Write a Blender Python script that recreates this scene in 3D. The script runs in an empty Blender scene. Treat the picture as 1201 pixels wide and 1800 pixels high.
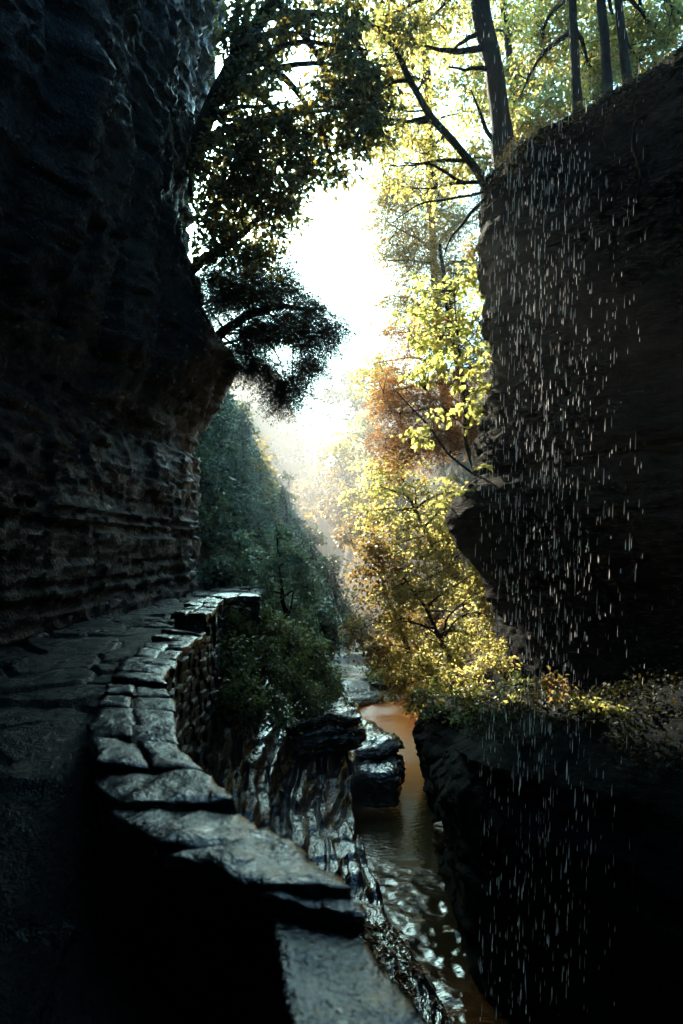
import bpy, math, random
import numpy as np
from mathutils import Vector

C = bpy.context.scene
COL = C.collection
R = math.radians

# ------------------------------------------------------------------ camera, sky, sun, exposure
cam_d = bpy.data.cameras.new('camera')
cam = bpy.data.objects.new('camera', cam_d); COL.objects.link(cam)
cam.location = (0, 0, 0); cam.rotation_euler = (R(90), 0, 0)
cam_d.sensor_fit = 'VERTICAL'; cam_d.sensor_height = 36; cam_d.lens = 24
cam_d.shift_y = 60 / 1800
cam_d.clip_start = 0.05; cam_d.clip_end = 2000
cam_d.dof.use_dof = True; cam_d.dof.focus_distance = 13; cam_d.dof.aperture_fstop = 2.4
C.camera = cam

SUN = Vector((-0.417, 1.0, 0.675)).normalized()
SUN_EL = math.asin(SUN.z); SUN_AZ = math.atan2(SUN.x, SUN.y)
W = bpy.data.worlds.new('World'); C.world = W; W.use_nodes = True
nt = W.node_tree; bg = nt.nodes['Background']
sky = nt.nodes.new('ShaderNodeTexSky'); sky.sky_type = 'NISHITA'; sky.sun_disc = False
sky.sun_elevation = SUN_EL; sky.sun_rotation = SUN_AZ
sky.dust_density = 4.0; sky.air_density = 1.0; sky.ozone_density = 2.5
tint = nt.nodes.new('ShaderNodeMix'); tint.data_type = 'RGBA'; tint.blend_type = 'MULTIPLY'; tint.inputs[0].default_value = 1
tint.inputs[7].default_value = (0.5, 0.95, 1.0, 1)
nt.links.new(sky.outputs[0], tint.inputs[6]); nt.links.new(tint.outputs[2], bg.inputs[0]); bg.inputs[1].default_value = 0.15
sl = bpy.data.lights.new('sun', 'SUN'); sl.energy = 5.0; sl.angle = R(0.5); sl.color = (1.0, 0.86, 0.66)
so = bpy.data.objects.new('sun', sl); COL.objects.link(so); so.location = (-40, 90, 70)
so.rotation_euler = SUN.to_track_quat('Z', 'Y').to_euler()

C.view_settings.view_transform = 'Standard'; C.view_settings.look = 'None'
C.view_settings.gamma = 1; C.view_settings.exposure = 2.1
C.render.engine = 'CYCLES'
cy = C.cycles
cy.max_bounces = 6; cy.diffuse_bounces = 3; cy.glossy_bounces = 3; cy.transmission_bounces = 4
cy.transparent_max_bounces = 8; cy.volume_bounces = 1
cy.use_denoising = True; cy.use_adaptive_sampling = True; cy.adaptive_threshold = 0.012
cy.sample_clamp_indirect = 4; cy.caustics_reflective = False; cy.caustics_refractive = False

# ------------------------------------------------------------------ helpers
F = 1200.0
def P(u, v, y):
    return np.array(((u - 600) / F * y, y, (960 - v) / F * y))

rng = np.random.default_rng(11)

def _hash(ix, iy, iz, seed):
    h = (ix.astype(np.int64) * 374761393 + iy.astype(np.int64) * 668265263 + iz.astype(np.int64) * 2147483647 + seed * 974634777) & 0xffffffff
    h = ((h ^ (h >> 13)) * 1274126177) & 0xffffffff
    h = ((h ^ (h >> 16)) * 2246822519) & 0xffffffff
    return ((h ^ (h >> 15)) & 0xffff) / 65535.0
def noise(x, y, z, seed=0):
    x, y, z = np.broadcast_arrays(np.asarray(x, float), np.asarray(y, float), np.asarray(z, float))
    ix, iy, iz = np.floor(x), np.floor(y), np.floor(z)
    fx, fy, fz = x - ix, y - iy, z - iz
    fx, fy, fz = [f * f * (3 - 2 * f) for f in (fx, fy, fz)]
    r = 0
    for dx in (0, 1):
        for dy in (0, 1):
            for dz in (0, 1):
                r = r + _hash(ix + dx, iy + dy, iz + dz, seed) * (fx if dx else 1 - fx) * (fy if dy else 1 - fy) * (fz if dz else 1 - fz)
    return r * 2 - 1
def fbm(x, y, z, o=4, seed=0):
    r, a, f = 0, 0.5, 1.0
    for k in range(o):
        r = r + a * noise(np.asarray(x) * f, np.asarray(y) * f, np.asarray(z) * f, seed + k)
        a *= 0.5; f *= 2.03
    return r
def sstep(a, b, x):
    t = np.clip((np.asarray(x, float) - a) / (b - a), 0, 1)
    return t * t * (3 - 2 * t)

def mesh_obj(name, v, q, mat, parent=None, loc=None, smooth=False):
    v = np.asarray(v, np.float32); q = np.asarray(q, np.int32)
    if loc is not None: v = v - np.asarray(loc, np.float32)
    me = bpy.data.meshes.new(name)
    me.vertices.add(len(v)); me.vertices.foreach_set('co', v.ravel())
    k = q.shape[1]
    me.loops.add(q.size); me.loops.foreach_set('vertex_index', q.ravel())
    me.polygons.add(len(q)); me.polygons.foreach_set('loop_start', np.arange(0, q.size, k, dtype=np.int32))
    if smooth: me.polygons.foreach_set('use_smooth', np.ones(len(q), bool))
    me.update(calc_edges=True); me.validate()
    me.materials.append(mat)
    o = bpy.data.objects.new(name, me); COL.objects.link(o)
    if parent is not None: o.parent = parent
    elif loc is not None: o.location = tuple(float(a) for a in loc)
    return o
def tag(o, label=None, cat=None, group=None, kind=None):
    if label: o['label'] = label
    if cat: o['category'] = cat
    if group: o['group'] = group
    if kind: o['kind'] = kind
    return o
def empty(name, loc, label, cat, group=None):
    o = bpy.data.objects.new(name, None); COL.objects.link(o)
    o.location = tuple(float(a) for a in loc); o.empty_display_size = 0.2
    return tag(o, label, cat, group)
def grid_quads(n, m):
    i, j = np.meshgrid(np.arange(n - 1), np.arange(m - 1), indexing='ij')
    a = (i * m + j).ravel()
    return np.stack([a, a + m, a + m + 1, a + 1], 1)
def join(parts):
    vs, qs, o = [], [], 0
    for v, q in parts:
        vs.append(v); qs.append(np.asarray(q) + o); o += len(v)
    return np.concatenate(vs), np.concatenate(qs)

def tube(pts, radii, sides=6, wob=0.0):
    pts = np.asarray(pts, float); n = len(pts)
    radii = np.interp(np.linspace(0, 1, n), np.linspace(0, 1, len(radii)), radii)
    t = np.gradient(pts, axis=0); t /= np.linalg.norm(t, axis=1, keepdims=True) + 1e-9
    ref = np.array((0.13, 0.97, 0.2)) if abs(t[0][2]) > 0.5 else np.array((0, 0, 1.0))
    a = np.cross(t, ref); a /= np.linalg.norm(a, axis=1, keepdims=True) + 1e-9
    b = np.cross(t, a)
    th = np.linspace(0, 2 * np.pi, sides, endpoint=False)
    r = radii[:, None] * np.ones(sides)
    if wob:
        r = r * (1 + wob * noise(pts[:, 2][:, None] * 2.5, np.cos(th)[None] * 1.7 + pts[:, 0][:, None], np.sin(th)[None] * 1.7, 5))
    v = pts[:, None] + r[..., None] * (np.cos(th)[None, :, None] * a[:, None] + np.sin(th)[None, :, None] * b[:, None])
    v = v.reshape(-1, 3)
    i, j = np.meshgrid(np.arange(n - 1), np.arange(sides), indexing='ij')
    q = np.stack([i * sides + j, i * sides + (j + 1) % sides, (i + 1) * sides + (j + 1) % sides, (i + 1) * sides + j], -1).reshape(-1, 4)
    tip = np.array([[(n - 1) * sides + k for k in (0, 1, 2, 3)]]) if sides == 4 else None
    if tip is not None: q = np.concatenate([q, tip])
    return v, q
def curve(pts, n=24, jit=0.0, seed=0):
    pts = np.asarray(pts, float)
    d = np.r_[0, np.cumsum(np.linalg.norm(np.diff(pts, axis=0), axis=1))]; d /= d[-1]
    t = np.linspace(0, 1, n)
    # smoothed polyline (Catmull-like through cubic hermite)
    m = np.gradient(pts, d, axis=0)
    out = np.zeros((n, 3))
    k = np.clip(np.searchsorted(d, t, 'right') - 1, 0, len(d) - 2)
    h = (d[k + 1] - d[k])[:, None]; s = ((t - d[k]) / (d[k + 1] - d[k]))[:, None]
    out = (2*s**3 - 3*s**2 + 1) * pts[k] + (s**3 - 2*s**2 + s) * h * m[k] + (-2*s**3 + 3*s**2) * pts[k+1] + (s**3 - s**2) * h * m[k+1]
    if jit:
        L = np.linalg.norm(pts[-1] - pts[0])
        f = 3.0 / max(L, 0.3)
        w = np.stack([fbm(t * L * f, c * 7.1, seed, 3, seed + c) for c in range(3)], 1)
        out = out + w * jit * np.minimum(1, t * 6)[:, None]
    return out

def leaf_geo(pos, d, n, ln, wd, fold=.25, big=True):
    s = np.cross(n, d); s /= np.linalg.norm(s, axis=1, keepdims=True) + 1e-9
    n = np.cross(d, s)
    ln = ln[:, None]; wd = wd[:, None]
    if big:
        b = pos; tip = pos + d * ln - n * ln * .12
        l1 = pos + d * ln * .22 + s * wd * .46 + n * wd * fold; l2 = pos + d * ln * .62 + s * wd * .40 + n * wd * fold * .7
        r1 = pos + d * ln * .22 - s * wd * .46 + n * wd * fold; r2 = pos + d * ln * .62 - s * wd * .40 + n * wd * fold * .7
        v = np.stack([b, l1, l2, tip, r2, r1], 1).reshape(-1, 3)
        k = np.arange(len(pos)) * 6
        q = np.concatenate([np.stack([k, k + 3, k + 2, k + 1], 1), np.stack([k, k + 5, k + 4, k + 3], 1)])
    else:
        v = np.stack([pos, pos + d * ln * .45 + s * wd * .5, pos + d * ln, pos + d * ln * .45 - s * wd * .5], 1).reshape(-1, 3)
        k = np.arange(len(pos)) * 4
        q = np.stack([k, k + 3, k + 2, k + 1], 1)
    return v, q
def unit(a): return a / (np.linalg.norm(a, axis=1, keepdims=True) + 1e-9)

# ------------------------------------------------------------------ materials
def new_mat(name):
    m = bpy.data.materials.new(name); m.use_nodes = True
    return m, m.node_tree, m.node_tree.nodes['Principled BSDF']
def ramp(nt, stops):
    r = nt.nodes.new('ShaderNodeValToRGB')
    while len(r.color_ramp.elements) < len(stops): r.color_ramp.elements.new(0.5)
    for e, (p, c) in zip(r.color_ramp.elements, stops):
        e.position = p; e.color = (*c, 1) if len(c) == 3 else c
    return r
def tex_noise(nt, scale, vec, detail=5, rough=0.55, dist=0):
    n = nt.nodes.new('ShaderNodeTexNoise'); n.inputs['Scale'].default_value = scale
    n.inputs['Detail'].default_value = detail; n.inputs['Roughness'].default_value = rough
    n.inputs['Distortion'].default_value = dist
    if vec is not None: nt.links.new(vec, n.inputs['Vector'])
    return n
def mapping(nt, scale, src='Object'):
    tc = nt.nodes.new('ShaderNodeTexCoord'); mp = nt.nodes.new('ShaderNodeMapping')
    mp.inputs['Scale'].default_value = scale
    nt.links.new(tc.outputs[src], mp.inputs['Vector'])
    return mp.outputs[0]
def rock_mat(name, cols, rough=(0.25, 0.6), squash=(1, 1, 4), bump=0.35, bscale=6, spec=0.5, patch=None, fine=28, coat=0.0, fineamt=0.3, bdet=8):
    m, nt, b = new_mat(name)
    v = mapping(nt, squash)
    n1 = tex_noise(nt, 1.3, v, 8, 0.62, 0.4)
    r1 = ramp(nt, [(0.28, cols[0]), (0.5, cols[1]), (0.72, cols[2])])
    nt.links.new(n1.outputs[0], r1.inputs[0])
    colout = r1.outputs[0]
    if patch:
        v2 = mapping(nt, (1, 1, 1)); n2 = tex_noise(nt, patch[1], v2, 5, 0.6)
        r2 = ramp(nt, [(patch[2], (0, 0, 0)), (patch[2] + 0.1, (1, 1, 1))])
        msk = n2.outputs[0]
        if len(patch) > 3:                   # warm bounce light painted as brown, only on the bulging cliff tip
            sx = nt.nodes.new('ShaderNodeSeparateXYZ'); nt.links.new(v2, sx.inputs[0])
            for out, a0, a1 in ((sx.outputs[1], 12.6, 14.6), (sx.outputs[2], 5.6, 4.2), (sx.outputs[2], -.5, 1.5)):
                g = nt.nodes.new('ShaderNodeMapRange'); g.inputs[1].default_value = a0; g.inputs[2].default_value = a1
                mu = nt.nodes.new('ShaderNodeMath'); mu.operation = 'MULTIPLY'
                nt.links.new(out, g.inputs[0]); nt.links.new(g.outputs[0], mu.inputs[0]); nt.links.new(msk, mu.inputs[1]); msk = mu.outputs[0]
        nt.links.new(msk, r2.inputs[0])
        mx = nt.nodes.new('ShaderNodeMix'); mx.data_type = 'RGBA'
        nt.links.new(r2.outputs[0], mx.inputs[0]); nt.links.new(colout, mx.inputs[6]); mx.inputs[7].default_value = (*patch[0], 1)
        colout = mx.outputs[2]
    nt.links.new(colout, b.inputs['Base Color'])
    v3 = mapping(nt, (1, 1, 1)); n3 = tex_noise(nt, 2.2, v3, 6, 0.65)
    mr = nt.nodes.new('ShaderNodeMapRange'); mr.inputs[1].default_value = 0.35; mr.inputs[2].default_value = 0.65
    mr.inputs[3].default_value = rough[0]; mr.inputs[4].default_value = rough[1]
    nt.links.new(n3.outputs[0], mr.inputs[0]); nt.links.new(mr.outputs[0], b.inputs['Roughness'])
    nb = tex_noise(nt, bscale, v, bdet, 0.65 if bdet > 4 else .5, 0.3)
    nf = tex_noise(nt, fine, v3, min(4, bdet), 0.6 if bdet > 4 else .4)
    ad = nt.nodes.new('ShaderNodeMath'); ad.operation = 'MULTIPLY_ADD'; ad.inputs[1].default_value = fineamt
    nt.links.new(nf.outputs[0], ad.inputs[0]); nt.links.new(nb.outputs[0], ad.inputs[2])
    bp = nt.nodes.new('ShaderNodeBump'); bp.inputs['Strength'].default_value = 1; bp.inputs['Distance'].default_value = bump * 0.1
    nt.links.new(ad.outputs[0], bp.inputs['Height']); nt.links.new(bp.outputs[0], b.inputs['Normal'])
    b.inputs['Specular IOR Level'].default_value = spec
    if coat:
        b.inputs['Coat Weight'].default_value = coat; b.inputs['Coat IOR'].default_value = 1.6; b.inputs['Coat Roughness'].default_value = 0.07
        nt.links.new(bp.outputs[0], b.inputs['Coat Normal'])
    return m
def leaf_mat(name, c0, c1, t0, t1, trans=0.5, rough=0.45):
    m, nt, b = new_mat(name)
    g = nt.nodes.new('ShaderNodeNewGeometry')
    r0 = ramp(nt, [(0, c0), (1, c1)]); r1 = ramp(nt, [(0, t0), (1, t1)])
    nt.links.new(g.outputs['Random Per Island'], r0.inputs[0]); nt.links.new(g.outputs['Random Per Island'], r1.inputs[0])
    nt.links.new(r0.outputs[0], b.inputs['Base Color']); b.inputs['Roughness'].default_value = rough
    b.inputs['Specular IOR Level'].default_value = 0.35
    tr = nt.nodes.new('ShaderNodeBsdfTranslucent'); nt.links.new(r1.outputs[0], tr.inputs[0])
    mx = nt.nodes.new('ShaderNodeMixShader'); mx.inputs[0].default_value = trans
    nt.links.new(b.outputs[0], mx.inputs[1]); nt.links.new(tr.outputs[0], mx.inputs[2])
    nt.links.new(mx.outputs[0], nt.nodes['Material Output'].inputs[0])
    return m
def bark_mat(name, cols, scale=9):
    return rock_mat(name, cols, rough=(0.6, 0.9), squash=(3, 3, 0.5), bump=1.0, bscale=scale, spec=0.12)

M = {}
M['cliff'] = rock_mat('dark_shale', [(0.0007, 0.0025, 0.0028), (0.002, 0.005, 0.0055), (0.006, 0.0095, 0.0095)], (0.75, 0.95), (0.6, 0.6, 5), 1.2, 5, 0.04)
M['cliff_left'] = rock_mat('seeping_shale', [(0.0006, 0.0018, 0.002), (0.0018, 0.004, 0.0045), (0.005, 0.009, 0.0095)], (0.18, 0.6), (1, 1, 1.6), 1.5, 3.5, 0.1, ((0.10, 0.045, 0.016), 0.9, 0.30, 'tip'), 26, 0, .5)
M['bank'] = rock_mat('water_worn_shale', [(0.003, 0.005, 0.006), (0.008, 0.011, 0.012), (0.02, 0.022, 0.021)], (0.06, 0.24), (1.5, 0.6, 2), 0.5, 7, 0.8, ((0.09, 0.032, 0.01), 0.8, 0.64), 24, 0.9, 0.2, 4)
M['cap'] = rock_mat('wet_capstone', [(0.0012, 0.0022, 0.0026), (0.003, 0.0042, 0.0048), (0.008, 0.0095, 0.0095)], (0.06, 0.3), (1, 1, 1), 0.27, 9, 0.7, None, 55, 0.8, 0.3, 4.3)
M['rubble'] = rock_mat('wall_rubble', [(0.002, 0.003, 0.003), (0.005, 0.0065, 0.0065), (0.013, 0.013, 0.012)], (0.25, 0.55), (1, 1, 3), 0.6, 6, 0.25)
M['path'] = rock_mat('wet_flagstone', [(0.0015, 0.003, 0.0034), (0.004, 0.0055, 0.006), (0.010, 0.011, 0.0105)], (0.12, 0.6), (1, 1, 1), 0.45, 14, 0.13, None, 80, 0.06, 0.5, 4)
M['orange_rock'] = rock_mat('sun_tinted_rock', [(0.06, 0.025, 0.01), (0.2, 0.08, 0.025), (0.35, 0.16, 0.06)], (0.3, 0.6), (1, 1, 3), 0.4, 6)  # orange of a small sun patch, put into the base colour
M['slab'] = rock_mat('streambed_slab', [(0.02, 0.02, 0.019), (0.05, 0.045, 0.038), (0.12, 0.095, 0.07)], (0.15, 0.45), (1, 1, 4), 0.5, 5)
M['soil'] = rock_mat('forest_floor', [(0.004, 0.005, 0.003), (0.012, 0.012, 0.007), (0.026, 0.022, 0.01)], (0.75, 0.98), (1, 1, 1), 0.8, 4, 0.15)
M['bark'] = bark_mat('dark_bark', [(0.008, 0.007, 0.006), (0.018, 0.016, 0.013), (0.035, 0.03, 0.025)])
M['bark_pale'] = bark_mat('pale_bark', [(0.12, 0.12, 0.11), (0.2, 0.2, 0.18), (0.3, 0.3, 0.27)])
M['root'] = bark_mat('root_bark', [(0.05, 0.025, 0.012), (0.12, 0.06, 0.03), (0.2, 0.1, 0.05)])
M['leaf_gold'] = leaf_mat('sunny_maple_leaf', (0.05, 0.08, 0.012), (0.12, 0.10, 0.018), (0.32, 0.38, 0.09), (0.78, 0.60, 0.20), 0.65)
M['leaf_lime'] = leaf_mat('basswood_leaf', (0.05, 0.1, 0.018), (0.1, 0.12, 0.02), (0.42, 0.5, 0.12), (0.76, 0.68, 0.2), 0.62)
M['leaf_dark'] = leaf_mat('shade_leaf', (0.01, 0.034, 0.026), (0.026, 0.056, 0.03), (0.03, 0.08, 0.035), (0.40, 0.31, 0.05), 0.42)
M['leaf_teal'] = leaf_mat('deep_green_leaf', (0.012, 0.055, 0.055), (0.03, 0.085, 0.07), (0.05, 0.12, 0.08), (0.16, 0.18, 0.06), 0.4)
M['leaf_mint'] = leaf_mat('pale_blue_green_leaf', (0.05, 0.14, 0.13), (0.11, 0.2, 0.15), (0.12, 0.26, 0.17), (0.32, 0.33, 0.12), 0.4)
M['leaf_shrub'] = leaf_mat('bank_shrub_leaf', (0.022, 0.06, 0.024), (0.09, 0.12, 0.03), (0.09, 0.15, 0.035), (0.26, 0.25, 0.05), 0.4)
M['needle_dark'] = leaf_mat('dark_needles', (0.016, 0.036, 0.028), (0.045, 0.05, 0.03), (0.04, 0.05, 0.025), (0.14, 0.10, 0.035), 0.3, 0.8)
M['needle_rust'] = leaf_mat('rusty_needles', (0.1, 0.045, 0.012), (0.2, 0.085, 0.02), (0.28, 0.11, 0.02), (0.55, 0.25, 0.05), 0.5, 0.6)
M['needle_gold'] = leaf_mat('sunlit_needles', (0.05, 0.065, 0.015), (0.13, 0.11, 0.025), (0.32, 0.29, 0.07), (0.7, 0.5, 0.13), 0.5, 0.6)
M['litter'] = leaf_mat('leaf_litter', (0.12, 0.04, 0.01), (0.3, 0.11, 0.02), (0.1, 0.04, 0.01), (0.3, 0.1, 0.02), 0.2)
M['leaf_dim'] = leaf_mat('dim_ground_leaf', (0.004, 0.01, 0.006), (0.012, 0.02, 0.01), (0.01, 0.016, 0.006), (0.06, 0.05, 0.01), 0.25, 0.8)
M['leaf_tan'] = leaf_mat('turning_leaf', (0.09, 0.07, 0.025), (0.17, 0.11, 0.035), (0.25, 0.19, 0.05), (0.42, 0.27, 0.09), 0.5)

def water_mat():
    m, nt, b = new_mat('amber_stream_water')
    v = mapping(nt, (1, 1.9, 1)); n = tex_noise(nt, 7.0, v, 4, 0.5, 0.2); n2 = tex_noise(nt, 18, v, 3, 0.6, 0.2)
    ad = nt.nodes.new('ShaderNodeMath'); ad.operation = 'MULTIPLY_ADD'; ad.inputs[1].default_value = 0.35
    nt.links.new(n2.outputs[0], ad.inputs[0]); nt.links.new(n.outputs[0], ad.inputs[2])
    bp = nt.nodes.new('ShaderNodeBump'); bp.inputs['Distance'].default_value = 0.010
    nt.links.new(ad.outputs[0], bp.inputs['Height']); nt.links.new(bp.outputs[0], b.inputs['Normal'])
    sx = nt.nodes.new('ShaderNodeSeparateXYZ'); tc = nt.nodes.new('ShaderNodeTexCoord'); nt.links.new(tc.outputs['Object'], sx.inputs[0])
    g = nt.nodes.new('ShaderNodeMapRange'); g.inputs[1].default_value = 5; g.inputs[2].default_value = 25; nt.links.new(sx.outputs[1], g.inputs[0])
    bed_and_reflection = ramp(nt, [(0.08, (0.10, 0.03, 0.008)), (0.17, (0.022, 0.015, 0.006)), (0.40, (0.035, 0.024, 0.008)), (0.52, (0.45, 0.10, 0.022)), (0.78, (0.42, 0.11, 0.03)), (0.88, (0.05, 0.04, 0.025))])  # brown bed tones; orange pool stops paint in the reflection of sunlit foliage
    nt.links.new(g.outputs[0], bed_and_reflection.inputs[0]); nt.links.new(bed_and_reflection.outputs[0], b.inputs['Base Color']); b.inputs['Roughness'].default_value = 0.04
    b.inputs['IOR'].default_value = 1.33; b.inputs['Specular IOR Level'].default_value = 1.0
    return m
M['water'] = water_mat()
m, nt, b = new_mat('water_drop')
b.inputs['Base Color'].default_value = (0.85, 0.86, 0.88, 1); b.inputs['Roughness'].default_value = 0.1
tr = nt.nodes.new('ShaderNodeBsdfTranslucent'); tr.inputs[0].default_value = (0.85, 0.86, 0.88, 1)
mx = nt.nodes.new('ShaderNodeMixShader'); mx.inputs[0].default_value = 0.6
nt.links.new(b.outputs[0], mx.inputs[1]); nt.links.new(tr.outputs[0], mx.inputs[2]); nt.links.new(mx.outputs[0], nt.nodes['Material Output'].inputs[0])
M['drop'] = m

# ------------------------------------------------------------------ terrain, creek
YC = [-20, 2, 5, 7, 8.6, 10, 11.5, 13.6, 16, 18, 22, 27, 32, 45, 70, 260]
XC = [12, 6, 3.2, 1.75, 1.15, 1.0, 1.08, 0.95, 1.25, 1.5, 1.3, 0.1, -0.6, -1.5, -3, -3]
def xc(y): return np.interp(y, YC, XC)
def wc(y): return np.interp(y, [0, 7, 8.6, 10, 11.5, 13.6, 18, 22, 27, 60], [0.8, 0.5, 0.45, 0.55, 0.7, 0.5, 0.7, 0.6, 0.6, 0.6])
def zb(y): return np.interp(y, [0, 20, 21, 23, 24, 26, 27, 31, 35, 60, 260], [-5.3, -5.25, -5.1, -5.05, -4.85, -4.8, -4.5, -4.3, -4.1, -3.2, -2])
WALL = [  # inner x, y, outer x, y, top z
    (-1.40, 11.5, -1.30, 10.9, -.80), (-1.75, 11.6, -1.65, 10.8, -.80), (-2.12, 11.3, -1.80, 10.6, -.80), (-2.2, 10.2, -1.75, 9.9, -.80),
    (-2.12, 9.2, -1.65, 8.9, -.80), (-2.09, 8.4, -1.58, 8.0, -.82), (-2.05, 7.4, -1.55, 7.2, -1.0), (-1.95, 6.4, -1.50, 6.2, -1.0),
    (-1.82, 5.4, -1.35, 5.2, -1.0), (-1.62, 4.6, -1.12, 4.5, -1.0), (-1.42, 3.85, -.93, 3.7, -1.0), (-1.2, 3.25, -.72, 3.15, -1.0),
    (-.95, 2.75, -.48, 2.8, -1.0), (-.67, 2.3, -.22, 2.38, -1.0), (-.40, 2.08, -.0, 2.06, -1.0), (-.22, 1.98, .03, 1.93, -1.02),
    (-.15, 1.9, .06, 1.91, -1.08), (-.09, 1.72, .13, 1.77, -1.08), (-.04, 1.54, .24, 1.54, -1.08), (.03, 1.2, .4, 1.2, -1.08), (.2, .3, .7, .3, -1.08)]
WA = np.array(WALL)
_o = np.argsort(WA[1:, 3]); WOY, WOX = WA[1:, 3][_o], WA[1:, 2][_o]
_o = np.argsort(WA[2:, 1]); WIY, WIX = WA[2:, 1][_o], WA[2:, 0][_o]
def xw(y):                                   # foot of the bank under the wall's outer face
    y = np.asarray(y, float)
    return np.where(y < 10.6, np.interp(y, WOY, WOX), np.interp(y, [10.6, 12, 16, 20], [-1.75, -1.6, -1.9, -2.2]))
def zw(y): return np.interp(y, [0, 5.5, 8, 10, 12, 16], [-2.95, -2.95, -2.9, -2.5, -1.9, -1.4])

def terrain(x, y):
    c, w, z0 = xc(y), wc(y), zb(y)
    # left
    dl = np.clip((c - w - x), 0, None)
    span = np.maximum(c - w - xw(y), 0.5)
    t = np.clip(dl / span, 0, 1)
    left_near = z0 + 0.35 * sstep(0, .05, t) + (zw(y) - z0 - .35) * t ** 0.9
    left_near = np.where(x < xw(y), np.minimum(zw(y), -2.2), left_near)
    wob = .7 * fbm(y * .12, x * .1, 4, 3, 60)
    lx = np.array([-200, -60, -30, -12, -9.0, -8.2, -7, -5.5, -4.2, -3, -1.5, -.3])
    lz = np.array([0, 4, 9, 14.5, 14.3, 13.1, 9.0, 4.6, 1.0, -1.6, -3.0, -4.0])
    sh = np.interp(y, [16, 30, 70], [0, 0, -1.5])
    lf = np.interp(x - sh, lx, lz) + wob * sstep(-3, -6, x) * sstep(17, 24, y) - .6 * sstep(-3, -5, x) + 3.25 * sstep(-6.8, -8.4, x) * sstep(39.2, 37, y)  # last term: crest added out of view to shade the right side
    left_far = z0 + (lf - z0) * sstep(0, 1.5, dl) 
    a = sstep(15.5, 19, y)
    L = left_near * (1 - a) + left_far * a
    # right
    dr = np.clip(x - (c + w), 0, None)
    rx = np.array([0, .6, 1.6, 3.2, 4.8, 6.8, 9, 40, 200]); rz = np.array([0, .7, 2.0, 6.6, 10.5, 12.2, 13.2, 22, 26])
    rf = z0 + np.interp(dr, rx, rz)
    b = sstep(14.2, 17.5, y)
    Rr = rf * b + (z0 - .2) * (1 - b)
    h = np.where(x < c - w, L, np.where(x > c + w, Rr, z0))
    far = sstep(70, 115, y) * 15
    h = h + far
    h = h + 0.25 * fbm(x * .8, y * .8, 0, 4, 3) * sstep(0, 1.2, dl + dr)
    return h

def ground_mesh():
    xs = np.unique(np.r_[np.linspace(-200, -40, 12), np.linspace(-40, -12, 18), np.linspace(-12, 12, 160), np.linspace(12, 40, 20), np.linspace(40, 200, 12)])
    ys = np.unique(np.r_[np.linspace(-60, -4, 10), np.linspace(-4, 30, 200), np.linspace(30, 120, 110), np.linspace(120, 260, 20)])
    X, Y = np.meshgrid(xs, ys, indexing='ij')
    Z = terrain(X, Y)
    near = (1 - sstep(13.5, 15.8, Y))
    Z = Z - near * np.where((X > xw(Y) - .3) & (X < xc(Y) - wc(Y) - .05), 1.3, 0)
    v = np.stack([X, Y, Z], -1).reshape(-1, 3)
    return tag(mesh_obj('ground', v, grid_quads(len(xs), len(ys)), M['soil'], smooth=True), 'dark forest floor and leaf litter of the steep gorge sides', 'ground', kind='structure')
ground_mesh()

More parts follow.
